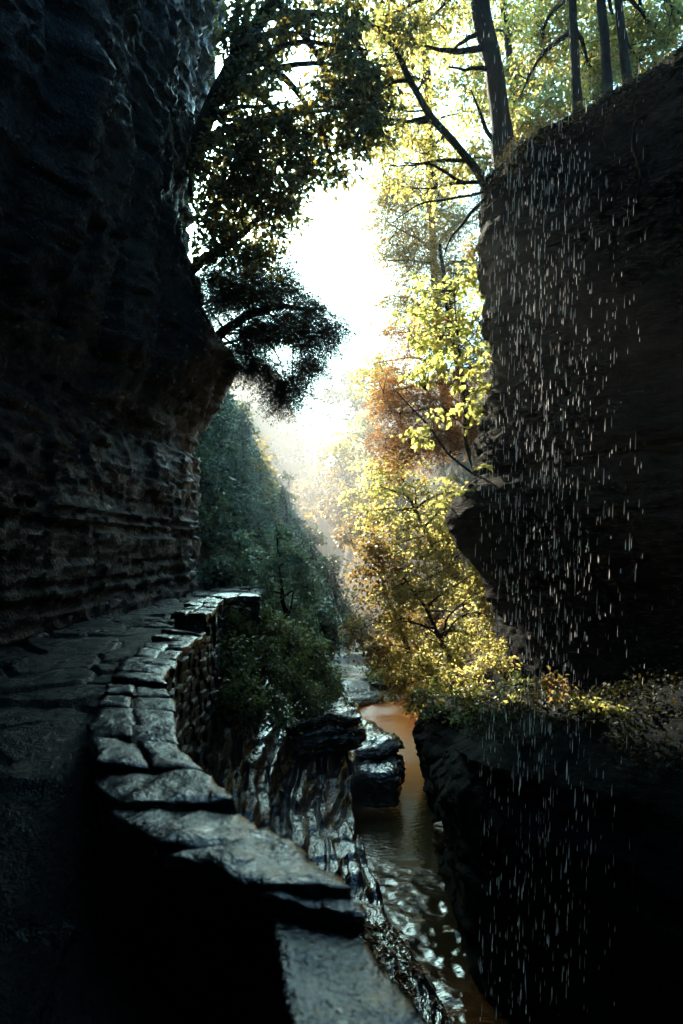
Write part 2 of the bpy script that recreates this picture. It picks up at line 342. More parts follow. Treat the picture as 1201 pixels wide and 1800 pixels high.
def bank_mesh():
    ny, nx = 640, 230
    ys = np.linspace(1.2, 16.2, ny); d = np.linspace(-.12, 1.06, nx)      # 0 creek edge, 1 wall foot
    Y = ys[:, None] * np.ones(nx); D = np.ones((ny, 1)) * d
    c = xc(Y) - wc(Y); w = xw(Y)
    X = c + (w - c) * D
    z0 = zb(Y); zt = zw(Y)
    dn = D + 0.09 * fbm(Y * .45, D * 2, 3, 3, 8) + .03 * fbm(Y * 2.2, D * 6, 1, 3, 18)
    zbn = np.interp(Y, [4, 6.5, 8.6, 12.7, 16.5], [-4.85, -4.75, -4.55, -3.65, -3.7])
    db = .62                                              # inner edge of the lower bench
    def steps(a, n, flat, w): 
        t = a * n; k = np.floor(t); f = t - k
        return w * (k + sstep(flat, .97, f)) / n + (1 - w) * a
    lo = np.clip(dn / db, -.15, 1); hi = np.clip((dn - db) / (1 - db), 0, 1.15)
    Z = z0 + .1 + (zbn - z0 - .1) * sstep(0, .10, dn) + .55 * steps(lo + .06 * noise(Y * .5, 0, 4, 15), 4, .7, .75)
    Z = Z + (zt - zbn - .55) * steps(hi + .05 * noise(Y * .6, 0, 8, 16), 5, .6, .85)
    Z -= .30 * np.exp(-((dn - db + .02) / .035) ** 2) * sstep(-.3, .2, noise(Y * .5, 0, 2, 19) + .2)
    Z += 0.05 * fbm(X * 2.5, Y * .6, 0, 3, 21) + 0.03 * fbm(X * 5, Y * 1.4, 0, 3, 22) + 0.010 * fbm(X * 14, Y * 9, 0, 3, 24)
    rib = np.abs(noise(X * 5 + .8 * noise(Y * .8, X, 0, 3), Y * .55, 0, 31))
    Z -= 0.14 * (1 - sstep(0, .22, rib)) * sstep(0, .15, D)
    zz = Z + .05 * fbm(X * 1.5, Y * .6, 2, 3, 55)
    rr = np.random.default_rng(12); ed = np.cumsum(rr.uniform(.06, .2, 120)) - 6.5
    kk = np.clip(np.searchsorted(ed, zz) - 1, 0, 118); fr = (zz - ed[kk]) / (ed[kk + 1] - ed[kk])
    zq = ed[kk] + (ed[kk + 1] - ed[kk]) * sstep(.6, .95, fr)
    Z = .5 * Z + .5 * (zq - (zz - Z) * .3) + .005 * fbm(X * 30, Y * 22, 0, 3, 61)
    Z -= .5 * sstep(.04, -.12, D)
    v = np.stack([X, Y, Z], -1).reshape(-1, 3)
    r = np.random.default_rng(3)
    ok = np.flatnonzero(((D > -.02) & (D < .42) & (Y < 8.3) & (Y > 4) & (fbm(X * 2, Y * 2, 0, 3, 91) > -.05)).ravel())
    p = v[r.choice(ok, 1500)] + np.c_[r.normal(0, .02, (1500, 2)), np.full(1500, .012)]
    dv = unit(np.c_[r.normal(size=(1500, 2)), r.normal(0, .3, 1500)]); nv = unit(np.c_[r.normal(0, .4, (1500, 2)), np.ones(1500)])
    ln = r.uniform(.04, .09, 1500)
    lv, lq = leaf_geo(p, dv, nv, ln, ln * .6)
    tag(mesh_obj('fallen_leaves', lv, lq, M['litter']), 'orange fallen leaves stuck to the wet rock at the lower end of the creek', 'fallen leaves', kind='stuff')
    return tag(mesh_obj('rock_bank', v, grid_quads(ny, nx), M['bank']), 'wet ribbed rock slope stepping down from the parapet to the creek', 'rock bank', kind='structure')
bank_mesh()

def creek_mesh():
    ys = np.r_[np.linspace(-4, 6, 60), np.linspace(6.03, 20, 420), np.linspace(20.1, 60, 220)]; d = np.linspace(-1, 1, 46)
    Y = ys[:, None] * np.ones(len(d)); D = np.ones((len(ys), 1)) * d
    X = xc(Y) + D * (wc(Y) + .35)
    lev = np.interp(Y, [0, 20.2, 20.9, 23, 23.7, 26, 26.8, 31, 35, 60], [-5.0, -5.0, -4.9, -4.86, -4.62, -4.58, -4.2, -4.0, -3.8, -2.9])
    ch = sstep(11.3, 9.6, Y) * .9 + sstep(20, 22, Y) * .5 + .07
    Z = lev + ch * (.05 * fbm(X * 3, Y * 3.4, 0, 3, 41) + .022 * fbm(X * 9, Y * 9, 0, 3, 42))
    v = np.stack([X, Y, Z], -1).reshape(-1, 3)
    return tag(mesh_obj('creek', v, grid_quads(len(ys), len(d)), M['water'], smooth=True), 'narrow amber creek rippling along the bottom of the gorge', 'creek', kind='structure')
creek_mesh()

# ------------------------------------------------------------------ cliffs
def strata(s, z, seed, amp=.14):
    r = np.random.default_rng(seed)
    edges = np.cumsum(r.uniform(.08, .5, 90)) - 9
    off = r.uniform(-1, 1, 91)
    zz = z + .25 * noise(s * .15, 0, seed, seed) + .04 * noise(s * 1.3, z, 0, seed + 1)
    k = np.searchsorted(edges, zz)
    o = off[k] * amp * (.6 + .6 * noise(s * .5, k * 3.7, 0, seed + 2))
    # joints: blocks broken off inside a bed
    blk = np.floor(s * r.uniform(.9, 2.2, 91)[k] + off[k] * 5)
    o = o + amp * .55 * (_hash(blk, k.astype(float), blk * 0, seed) - .5)
    e2 = np.cumsum(r.uniform(.03, .13, 420)) - 9
    k2 = np.searchsorted(e2, zz + .03 * noise(s * 2.5, z * 2, 0, seed + 3)); o2 = r.uniform(-1, 1, 421)
    b2 = np.floor(s * r.uniform(1.5, 5, 421)[k2] + o2[k2] * 9)
    o = o + .035 * o2[k2] + .07 * (_hash(b2, k2.astype(float), b2 * 0, seed + 4) - .5) * sstep(-.3, .3, noise(s * .7, z * .9, 3, seed + 8))
    return o
def sweep(name, plan, zs, prof, seed, mat, label, cat, ds=.07, amp=.14, extra=None, back=((.4, .05), (1.5, .3), (6, 1.0), (30, 3.0)), flute=0, fade=None):
    plan = np.asarray(plan, float)
    p3 = curve(np.c_[plan, np.zeros(len(plan))], 2000)
    L = np.r_[0, np.cumsum(np.linalg.norm(np.diff(p3, axis=0), axis=1))]
    s = np.arange(0, L[-1], ds)
    px = np.interp(s, L, p3[:, 0]); py = np.interp(s, L, p3[:, 1])
    tx, ty = np.gradient(px, s), np.gradient(py, s)
    kk = 15; ker = np.ones(kk) / kk
    tx = np.convolve(np.pad(tx, kk // 2, 'edge'), ker, 'valid'); ty = np.convolve(np.pad(ty, kk // 2, 'edge'), ker, 'valid')
    n = np.stack([ty, -tx], 1); n /= np.linalg.norm(n, axis=1, keepdims=True)   # right-hand side of travel
    S, Z = np.meshgrid(s, zs, indexing='ij')
    X0, Y0 = px[:, None] * np.ones_like(Z), py[:, None] * np.ones_like(Z)
    off = prof(X0, Y0, Z) + strata(S, Z, seed, amp) + .35 * fbm(S * .35, Z * .35, 0, 4, seed + 5) + .05 * fbm(S * 4, Z * 9, 0, 3, seed + 6)
    if flute: off = off + flute * fbm(S * 1.1, Z * .16, 2, 4, seed + 9) * sstep(1.5, 4, Z)
    X = X0 + n[:, 0:1] * off; Y = Y0 + n[:, 1:2] * off
    Zt = Z + 0
    if extra is not None: Zt = extra(X0, Y0, Z)
    cols = [(X, Y, Zt)]
    xb, yb, zt = X[:, -1:], Y[:, -1:], Zt[:, -1:]
    for d, up in back:
        wob = .25 * fbm(px[:, None] * .7, py[:, None] * .7, d, 3, seed + 7) * min(1, d)
        cols.append((xb - n[:, 0:1] * d, yb - n[:, 1:2] * d, zt + up + wob))
    X = np.concatenate([c[0] for c in cols], 1); Y = np.concatenate([c[1] for c in cols], 1); Z = np.concatenate([c[2] for c in cols], 1)
    v = np.stack([X, Y, Z], -1).reshape(-1, 3)
    return tag(mesh_obj(name, v, grid_quads(X.shape[0], X.shape[1]), mat), label, cat, kind='structure')

# left: face looks to +x; travelling +y then round the corner to -x needs right-hand normal (+x): ty>0 -> n=(ty,-tx)=(+,0)
_lz = np.array([-1.6, .13, 1.2, 2.07, 2.9, 3.67, 4.2, 5.3, 6.5, 7.9, 9.7, 11.7, 12.8, 15])
_lx = np.array([-3.07, -3.13, -3.23, -3.33, -2.93, -2.53, -2.2, -3.0, -3.4, -3.3, -3.04, -2.73, -2.6, -2.5]) + 3.15
def prof_left(X0, Y0, Z):
    w = np.exp(-((Y0 - 15.6) / 2.2) ** 2)
    base = .04 * np.clip(Z - 1, 0, None) - .25 * sstep(1.2, 2.2, Z) + .3 * sstep(2.5, 3.4, Z)
    return w * np.interp(Z, _lz, _lx) + (1 - w) * base
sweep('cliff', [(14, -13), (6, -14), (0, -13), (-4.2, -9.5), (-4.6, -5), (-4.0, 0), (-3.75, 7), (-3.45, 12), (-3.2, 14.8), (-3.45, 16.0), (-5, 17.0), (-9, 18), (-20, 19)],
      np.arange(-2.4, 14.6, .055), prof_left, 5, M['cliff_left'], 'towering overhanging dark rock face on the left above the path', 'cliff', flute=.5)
def overhang_mesh():
    xs = np.linspace(-9, 13, 110); 
    d = np.linspace(0, 1, 90)
    X = xs[:, None] * np.ones(90); lip = 4.2 + 1.0 * fbm(xs * .5, 0, 3, 4, 71)[:, None] - .12 * (X - 1)
    Y = -17 + (lip + 17) * d
    k = np.floor((d * 9 + .8 * noise(X * .4, 0, 0, 5)))
    Z = 8.6 + .16 * k + .3 * fbm(X * .5, Y * .5, 0, 4, 72) - .8 * sstep(-4, -13, Y)
    X2 = np.concatenate([X, X[:, -1:], X[:, :1]], 1); Y2 = np.concatenate([Y, Y[:, -1:] - .3, Y[:, :1]], 1)
    Z2 = np.concatenate([Z, Z[:, -1:] + 2.5, Z[:, :1] + 5], 1)
    v = np.stack([X2, Y2, Z2], -1).reshape(-1, 3)
    return tag(mesh_obj('rock_overhang', v, grid_quads(110, 92), M['cliff']), 'rock ceiling overhead whose lip sheds the falling drops', 'overhang', kind='structure')
overhang_mesh()
# right: travel from the near end to the corner: direction (-,+) ; face should look to -x,-y : left-hand normal -> travel reversed
_rz = np.array([-6, -2.8, -2.1, -1.4, -.7, .1, .7, 1.5, 2.57, 3.15, 4.2, 5.95, 7.3])
_rx = 3.0 - np.array([2.9, 2.9, 3.15, 3.2, 3.03, 2.33, 2.2, 2.75, 2.9, 3.2, 3.15, 2.98, 2.95])
def prof_right(X0, Y0, Z):
    w = .35 + .65 * np.exp(-((Y0 - 14) / 3) ** 2)
    return w * np.interp(Z, _rz, _rx)
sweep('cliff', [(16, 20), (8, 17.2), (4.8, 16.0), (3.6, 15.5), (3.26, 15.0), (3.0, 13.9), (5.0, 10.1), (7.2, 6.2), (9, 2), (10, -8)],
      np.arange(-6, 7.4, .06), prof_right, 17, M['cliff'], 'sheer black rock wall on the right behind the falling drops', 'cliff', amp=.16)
def prof_shelf(X0, Y0, Z):
    return -.10 * sstep(-4.3, -5.2, Z) + .10 * sstep(-4.4, -3.9, Z) - .25 * sstep(-3.6, -3.0, Z)
def z_shelf(X0, Y0, Z):
    k = np.interp(Y0, [2, 8, 11, 14, 17], [1.3, 1.15, 1.0, .88, .88])
    return -6 + (Z + 6) * k
sweep('rock_shelf', [(9, 18.5), (4.2, 17.2), (2.4, 16.0), (1.95, 14.6), (1.72, 13.3), (1.9, 11.8), (1.6, 10.3), (1.5, 8.5), (1.75, 7.6), (2.3, 6.9), (4, 5.2), (8, 2), (12, -4)],
      np.arange(-6, -2.98, .06), prof_shelf, 29, M['cliff'], 'low undercut rock shelf jutting over the right side of the creek', 'rock shelf', ds=.06, amp=.2, extra=z_shelf,
      back=((.22, .1), (.5, .25), (.9, .4), (1.4, .55), (2.2, .7), (3.5, .9)))

# ------------------------------------------------------------------ path and parapet
def zpath(y): return np.interp(y, [-3, 1.5, 2.5, 3.4, 4.5, 6.5, 8.4, 20], [-1.55, -1.5, -1.42, -1.2, -1.14, -1.1, -1.05, -1.05])
def path_mesh():
    ny, nx = 700, 170
    ys = np.linspace(-3, 17.5, ny); t = np.linspace(0, 1, nx)
    Y = ys[:, None] * np.ones(nx)
    xr = np.where(ys < 11.2, np.interp(ys, WIY, WIX) + .12, np.interp(ys, [11.2, 12, 17], [-2.0, -1.6, -1.9]))
    X = -4.6 + (xr[:, None] + 4.6) * t
    r = np.random.default_rng(4)
    sites = np.c_[r.uniform(-5, 1.2, 230), r.uniform(-3.5, 18, 230)]
    hs = r.uniform(-.03, .03, 230); tx = r.uniform(-.06, .06, 230); ty = r.uniform(-.06, .06, 230)
    px, py = X.ravel() + .1 * fbm(X * 2, Y * 2, 0, 3, 1).ravel(), Y.ravel() + .1 * fbm(X * 2, Y * 2, 5, 3, 2).ravel()
    d = (px[:, None] - sites[:, 0]) ** 2 + ((py[:, None] - sites[:, 1])) ** 2
    k = np.argpartition(d, 1, 1)[:, :2]; dd = np.sqrt(np.take_along_axis(d, k, 1)); o = np.argsort(dd, 1)
    k = np.take_along_axis(k, o, 1); dd = np.take_along_axis(dd, o, 1)
    a = k[:, 0]; gap = dd[:, 1] - dd[:, 0]
    h = hs[a] + tx[a] * (px - sites[a, 0]) + ty[a] * (py - sites[a, 1]) - .04 * (1 - sstep(.01, .07, gap))
    Z = zpath(Y) + h.reshape(X.shape) + .02 * fbm(X * 3, Y * 3, 0, 4, 6) + .014 * fbm(X * 9, Y * 9, 0, 3, 7)
    v = np.stack([X, Y, Z], -1).reshape(-1, 3)
    return tag(mesh_obj('path', v, grid_quads(ny, nx), M['path']), 'wet flagstone footpath between the left cliff and the parapet', 'path', kind='structure')
path_mesh()

def cube_grid(n):
    a = np.linspace(0, 1, n); U, V = np.meshgrid(a, a, indexing='ij'); q = grid_quads(n, n)
    ps, qs = [], []
    for ax in range(3):
        for side in (0, 1):
            p = np.zeros((n * n, 3)); o = [i for i in range(3) if i != ax]
            p[:, ax] = side; p[:, o[0]] = U.ravel(); p[:, o[1]] = V.ravel()
            f = q if (side == 1) == (ax != 1) else q[:, ::-1]
            qs.append(f + len(ps) * n * n); ps.append(p)
    p = np.concatenate(ps); q = np.concatenate(qs)
    u, inv = np.unique(np.round(p * 1000).astype(int), axis=0, return_inverse=True)
    return u / 1000.0, inv.reshape(-1)[q]
CG = {n: cube_grid(n) for n in (4, 5, 14, 22)}
def stone(c4, z0, z1, n, seed, jit=.02, fine=.008, rnd=.08, tilt=(0, 0)):
    """irregular stone: bottom/top quad c4 (4x2, ccw), between z0 and z1"""
    p, q = CG[n]; a, b, c = p[:, 0], p[:, 1], p[:, 2]
    # round the outline a little
    ca, cb = (a - .5) * 2, (b - .5) * 2
    r = np.maximum(np.abs(ca), np.abs(cb)) ; l = np.sqrt(ca ** 2 + cb ** 2) + 1e-9
    k = 1 - rnd * (l / np.maximum(r, 1e-9) - 1) * r
    a2, b2 = .5 + ca * k / 2, .5 + cb * k / 2
    w = np.stack([(1 - a2) * (1 - b2), a2 * (1 - b2), a2 * b2, (1 - a2) * b2], 1)
    xy = w @ np.asarray(c4, float)
    z = z0 + (z1 - z0) * c + tilt[0] * ca + tilt[1] * cb
    v = np.c_[xy, z]
    edge = sstep(.75, 1, r)
    v[:, 2] -= np.where(c > .5, edge * min(.012, (z1 - z0) * .18), 0)
    for i in range(3):
        v[:, i] += jit * noise(v[:, 0] * 3.1, v[:, 1] * 3.1, v[:, 2] * 5 + seed, seed + i) * (1 if i < 2 else .5)
        v[:, i] += fine * fbm(v[:, 0] * 11, v[:, 1] * 11, v[:, 2] * 22 + seed, 3, seed + 10 + i)
    return v, q

def wall_at(t):
    k = np.arange(len(WA))
    return [np.interp(t, k, WA[:, i]) for i in range(5)]
def build_wall():
    root = empty('parapet_wall', (-1.7, 6, -1.1), 'low dry stone parapet with wet flat coping slabs beside the path', 'stone wall')
    L0 = (-1.7, 6, -1.1)
    r = np.random.default_rng(8)
    segs = []
    t = 0.0; k = 0
    while t < 19.9:
        ax, ay, bx, by, _ = wall_at(t); ax2, ay2, bx2, by2, _ = wall_at(min(20, t + 1))
        L = math.hypot((ax2 + bx2 - ax - bx) / 2, (ay2 + by2 - ay - by) / 2)
        want = r.uniform(.28, .46) if t < 10 else (r.uniform(.42, .6) if t < 15.5 else r.uniform(.3, .45))
        t1 = min(20.0, t + want / L)
        for br in (5.0, 15.0):
            if t < br - .05 and t1 > br - .25: t1 = br
        if 5 <= t < 6.0 and t < 5.02: t = 5.02
        segs.append((t, t1)); t = t1
    z_of = lambda t: -.8 if t < 5 else (-1.0 if t < 15 else -1.08)
    for i, (t0, t1) in enumerate(segs):
        zt = z_of((t0 + t1) / 2) + r.uniform(-.018, .018)
        A0 = wall_at(t0 + .01); A1 = wall_at(t1 - .01)
        ov = r.uniform(-.02, .05, 4)
        def lerp(A, f, o): 
            d = np.array((A[2] - A[0], A[3] - A[1])); return np.array((A[0], A[1])) + d * f
        splits = [0, 1] if (t0 > 11 or r.random() < .45) else [0, r.uniform(.4, .62), 1]
        for j in range(len(splits) - 1):
            f0, f1 = splits[j] + (.012 if j else -ov[0]), splits[j + 1] - (.012 if j < len(splits) - 2 else -ov[1])
            c4 = [lerp(A0, f0, 0), lerp(A0, f1, 0), lerp(A1, f1 + r.uniform(-.03, .03), 0), lerp(A1, f0 + r.uniform(-.03, .03), 0)]
            near = t0 > 10.5
            a = np.array(c4); cr = np.cross(np.r_[a[1] - a[0], 0], np.r_[a[2] - a[0], 0])[2]
            if cr < 0: c4 = c4[::-1]
            v, q = stone(c4, zt - r.uniform(.06, .1), zt + r.uniform(-.008, .008), 22 if near else 14, 100 + i * 3 + j, .04 if near else .026, .024 if near else .015, .05, (r.uniform(-.012, .012), r.uniform(-.012, .012)))
            mesh_obj('capstone', v, q, M['cap'], root, L0)
    # rubble body: coursed stones on both faces and a core
    parts = []
    t = 0.0
    def face(side, depth_of):
        n = 0
        t = 0.02
        while t < 19.95:
            A = wall_at(t); B = wall_at(min(20, t + 1))
            i0 = 0 if side == 0 else 2
            L = math.hypot(B[i0] - A[i0], B[i0 + 1] - A[i0 + 1]) + 1e-6
            # a column of stones
            wdt = r.uniform(.2, .36); t1 = min(20, t + wdt / L)
            a0 = np.array(wall_at(t)); a1 = np.array(wall_at(t1 - .01))
            top = z_of((t + t1) / 2) - .075
            y = a0[i0 + 1]; bot = depth_of(y)
            z = top
            while z > bot:
                h = r.uniform(.06, .14)
                sh = r.uniform(-.25, .25) * (t1 - t)
                p0 = np.array(wall_at(max(0, t + sh))); p1 = np.array(wall_at(min(20, t1 + sh - .01)))
                def at(A, f): 
                    i = np.array((A[0], A[1])); o = np.array((A[2], A[3]))
                    return i + (o - i) * f
                pr = r.uniform(-.06, .05); bat = (top - z) * .05
                if side == 0: f0, f1 = .02 + pr - bat, .42
                else: f0, f1 = .98 - pr + bat, .58
                c4 = [at(p0, f0), at(p0, f1), at(p1, f1), at(p1, f0)]
                a = np.array(c4); cr = np.cross(np.r_[a[1] - a[0], 0], np.r_[a[2] - a[0], 0])[2]
                if cr < 0: c4 = c4[::-1]
                parts.append(stone(c4, z - h + .006, z, 5 if y < 9 else 4, 900 + n, .03, .012, .1)); n += 1
                z -= h
            t = t1
    face(0, lambda y: zpath(y) - .08)
    face(1, lambda y: min(-1.5, float(zw(y))) - .25)
    for i in range(0, 80):
        t0, t1 = i / 4, (i + 1) / 4
        p0, p1 = wall_at(t0), wall_at(t1)
        at = lambda A, f: np.array((A[0] + (A[2] - A[0]) * f, A[1] + (A[3] - A[1]) * f))
        c4 = [at(p0, .12), at(p0, .88), at(p1, .88), at(p1, .12)]
        parts.append(stone(c4, -3.4, z_of((t0 + t1) / 2) - .085, 4, 5000 + i, .005, .0, 0))
    v, q = join(parts)
    mesh_obj('rubble_base', v, q, M['rubble'], root, L0)
build_wall()

# ------------------------------------------------------------------ loose rocks
def boulder(name, loc, size, seed, mat, label, cat='rock', layers=.5, rot=0, group=None, n=72):
    th = np.linspace(0, np.pi, n); ph = np.linspace(0, 2 * np.pi, 2 * n)
    T, H = np.meshgrid(th, ph[:-1], indexing='ij')
    d = np.stack([np.sin(T) * np.cos(H), np.sin(T) * np.sin(H), np.cos(T)], -1).reshape(-1, 3)
    # push towards a blocky shape
    p = d / (np.abs(d) ** 7).sum(1, keepdims=True) ** (1 / 7)
    p = p * np.asarray(size)
    k = np.floor((p[:, 2] + .05 * noise(p[:, 0] * 2, p[:, 1] * 2, 0, seed)) / .09)
    r = np.random.default_rng(seed); lo = r.uniform(-.13, .13, 200)
    s = 1 + layers * lo[(k.astype(int)) % 200]
    p[:, 0] *= s; p[:, 1] *= s
    for i in range(3):
        p[:, i] += .22 * min(size) * fbm(p[:, 0] * 2.2, p[:, 1] * 2.2, p[:, 2] * 3 + seed, 5, seed + i) + .035 * fbm(p[:, 0] * 7, p[:, 1] * 7, p[:, 2] * 14, 4, seed + 5)
    p[:, 2] += .03 * np.floor(3 * fbm(p[:, 0] * 2.5, p[:, 1] * 2.5, 1, 3, seed + 6)) * (p[:, 2] > 0)
    cz, sz = math.cos(rot), math.sin(rot)
    p[:, :2] = p[:, :2] @ np.array([[cz, sz], [-sz, cz]])
    m = 2 * n - 1
    i, j = np.meshgrid(np.arange(n - 1), np.arange(m), indexing='ij')
    q = np.stack([i * m + j, (i + 1) * m + j, (i + 1) * m + (j + 1) % m, i * m + (j + 1) % m], -1).reshape(-1, 4)
    o = mesh_obj(name, p, q, mat); o.location = tuple(float(a) for a in loc)
    return tag(o, label, cat, group)
boulder('rock_ledge', P(622, 1318, 14.2), (.75, 1.0, .42), 3, M['bank'], 'big dark layered ledge jutting over the pool from the left bank', 'rock ledge', .9, .3)
boulder('rock_ledge', P(668, 1368, 13.3), (.42, .6, .35), 5, M['bank'], 'smaller dark undercut ledge just below the big layered one', 'rock ledge', .9, -.2)
boulder('boulder', P(787, 1472, 11.2), (.17, .22, .2), 7, M['orange_rock'], 'small rock coloured orange for a patch of sunlight at the right edge of the creek', 'rock', .6, .5)
boulder('boulder', P(800, 1437, 11.6), (.12, .16, .09), 8, M['orange_rock'], 'tiny stone coloured the same sunlit orange just above the larger rock', 'rock', .6, .9)
boulder('rock_slab', P(672, 1226, 22.3), (.7, .7, .12), 9, M['slab'], 'flat pinkish sunlit slab at the head of the orange pool', 'rock', .6, .2)
boulder('rock_slab', P(622, 1226, 21.8), (.6, .8, .16), 10, M['slab'], 'flat rock slab beside the first little cascade', 'rock', .7, .7)
boulder('rock_slab', P(705, 1205, 24.0), (.9, 1.0, .3), 11, M['bank'], 'dark undercut slab beneath the gold maple branches', 'rock', .9, -.3)
boulder('rock_slab', P(625, 1205, 24.5), (.8, .9, .22), 12, M['bank'], 'dark low slab in the middle of the upper cascade', 'rock', .8, .1)
boulder('rock_slab', P(590, 1180, 27), (.9, .8, .25), 13, M['bank'], 'farthest grey slab where the creek comes into view', 'rock', .8, .5)
boulder('rock_slab', P(545, 1270, 12.6), (.7, .9, .35), 14, M['bank'], 'wet sloping slab below the bank shrubs', 'rock', .9, .4)

# ------------------------------------------------------------------ foliage
def foliage(centers, rad, outward, nper, size, asp, style, r, big):
    """centers (M,3) clusters -> leaf mesh"""
    M_ = len(centers)
    idx = np.repeat(np.arange(M_), nper); N = len(idx)
    c = centers[idx]
    if style == 'broad':
        cn = unit(np.c_[r.normal(0, .45, (M_, 2)), np.ones(M_)] + .35 * outward)[idx]
        a = unit(np.cross(cn, r.normal(size=(N, 3)))); 
        rr = rad * np.sqrt(r.random(N))[:, None] * r.uniform(.6, 1.25, M_)[idx][:, None]
        pos = c + a * rr + cn * (r.normal(0, .16, N) * rad)[:, None]
        pos[:, 2] -= (rr[:, 0] / rad) ** 2 * rad * .25
        d = unit(a * .8 + r.normal(0, .55, (N, 3)) + np.array((0, 0, -.35)))
        n = unit(cn + r.normal(0, .42, (N, 3)))
    else:                                    # flat drooping sprays of needles / fern fronds
        o = outward.copy(); o[:, 2] *= .3
        dv = unit(unit(o + r.normal(0, .5, (M_, 3)) * np.array((1, 1, .3))) + np.array((0, 0, -.35)))
        up = unit(np.c_[r.normal(0, .2, (M_, 2)), np.ones(M_)])
        sd = unit(np.cross(dv, up))
        t = r.random(N); sg = r.choice([-1, 1], N)
        wv = rad * .75 * (1 - t) ** .7 * r.random(N)
        dd, ss = dv[idx], sd[idx]
        pos = c + dd * ((t - .3) * 2 * rad)[:, None] + ss * (sg * wv)[:, None] + r.normal(0, .04 * rad, (N, 3))
        pos[:, 2] -= t ** 2 * rad * .5
        d = unit(dd * .7 + ss * sg[:, None] * .7 + r.normal(0, .25, (N, 3)))
        n = unit(up[idx] + r.normal(0, .3, (N, 3)))
    ln = size * (.5 + .85 * r.random(N) ** .8)
    return leaf_geo(pos, d, n, ln, ln * asp, big=big)

def in_blobs(blobs, n, r, gap, seed, shell=.45):
    C_ = np.array([b[0] for b in blobs]); Rr = np.array([b[1] for b in blobs])
    w = (Rr[:, 0] * Rr[:, 2] + Rr[:, 1] * Rr[:, 2]); w = w / w.sum()
    out, ow = [], []
    tot = 0
    while tot < n:
        k = r.choice(len(blobs), n * 2, p=w)
        d = unit(r.normal(size=(n * 2, 3))); rr = r.random(n * 2) ** shell
        rr *= 1 + .22 * fbm(d[:, 0] * 2 + k, d[:, 1] * 2, d[:, 2] * 2, 3, seed)
        p = C_[k] + d * rr[:, None] * Rr[k]
        f = .9 / max(.25, float(np.median(Rr)))
        keep = fbm(p[:, 0] * f, p[:, 1] * f, p[:, 2] * f * 1.6, 3, seed + 3) > gap
        out.append(p[keep]); ow.append(d[keep]); tot += keep.sum()
    return np.concatenate(out)[:n], np.concatenate(ow)[:n]

TREE_ID = [0]
def tree(name, label, cat, trunk, r0, r1, blobs, size, leaf, bark='bark', dens=1.0, asp=.7, style='broad', group=None, gap=-.12,
         rad=None, nper=22, limbs=True, twigs=90, jit=.15, sides=10, part_names=('trunk', 'crown'), extra_limbs=(), big=None, seed=None):
    TREE_ID[0] += 1; sd = seed or TREE_ID[0] * 13
    r = np.random.default_rng(sd)
    tp = np.array([P(*p) for p in trunk])
    base = tp[0].copy()
    root = empty(name, base, label, cat, group)
    bl = []; n = 0
    for b in blobs:
        u, v, y, ru, rv = b[:5]; ry = b[5] if len(b) > 5 else (ru + rv) / 2 * y / F
        k = y / F
        bl.append((P(u, v, y), np.array((ru * k, ry, rv * k))))
        lp = size / k
        n += dens * math.pi * ru * rv / (lp * lp * max(asp, .5) * .33) * (1.35 if style == 'broad' else 2.6)
    ym = np.mean([b[2] for b in blobs])
    if rad is None: rad = max(.16, size * 2.4)
    ncl = max(4, int(n / nper))
    cen, ow = in_blobs(bl, ncl, r, gap, sd)
    if big is None: big = size / ym * F > 7.5
    v, q = foliage(cen, rad, ow, nper, size, asp, style, r, big)
    mesh_obj(part_names[1], v, q, M[leaf], root, base)
    # wood
    parts = []
    n = max(14, 6 * len(tp)); tc = curve(tp, n, jit, sd)
    parts.append(tube(tc, [r0 * 1.35, r0, r0 * .9, (r0 + r1) / 2, r1], sides, .12))
    skel = [tc]
    if limbs:
        for c, rr in bl:
            top = c[2]
            cand = tc[(tc[:, 2] < top + rr[2] * .5)]
            if len(cand) < 2: cand = tc
            k = np.argmin(np.linalg.norm(cand - c, axis=1) + .4 * r.random(len(cand)))
            a = cand[k]; L = np.linalg.norm(c - a)
            if L < .15: continue
            mid = a * .5 + c * .5 + np.array((0, 0, .12 * L)) + r.normal(0, .06 * L, 3)
            lc = curve([a, mid, c + (c - a) / L * rr.min() * .5], 12, .1 * min(1, L), sd + len(skel))
            rb = min(r1 * 1.1 + .01, .03 + .02 * L) if r0 > .06 else r0 * .6
            parts.append(tube(lc, [rb, rb * .6, rb * .2], 6)); skel.append(lc)
    for e in extra_limbs:
        pts = [P(*p) for p in e[0]]
        lc = curve(pts, 18, e[2] if len(e) > 2 else .06, sd + len(skel)); parts.append(tube(lc, [e[1], e[1] * .75, e[1] * .3], 8, .1)); skel.append(lc)
    sk = np.concatenate(skel)
    tw = min(twigs, ncl)
    for k in r.choice(ncl, tw, replace=False):
        c = cen[k]; d = np.linalg.norm(sk - c, axis=1); a = sk[np.argmin(d + r.random(len(d)) * .3)]
        L = np.linalg.norm(c - a)
        if L < .05: continue
        mid = (a + c) / 2 + r.normal(0, .08 * L, 3) + np.array((0, 0, .06 * L))
        rt = min(.012 + .004 * L, r0 * .5)
        parts.append(tube(np.array([a, mid, c]), [rt, rt * .6, rt * .25], 4))
    v, q = join(parts)
    mesh_obj(part_names[0], v, q, M[bark], root, base, smooth=True)
    return root

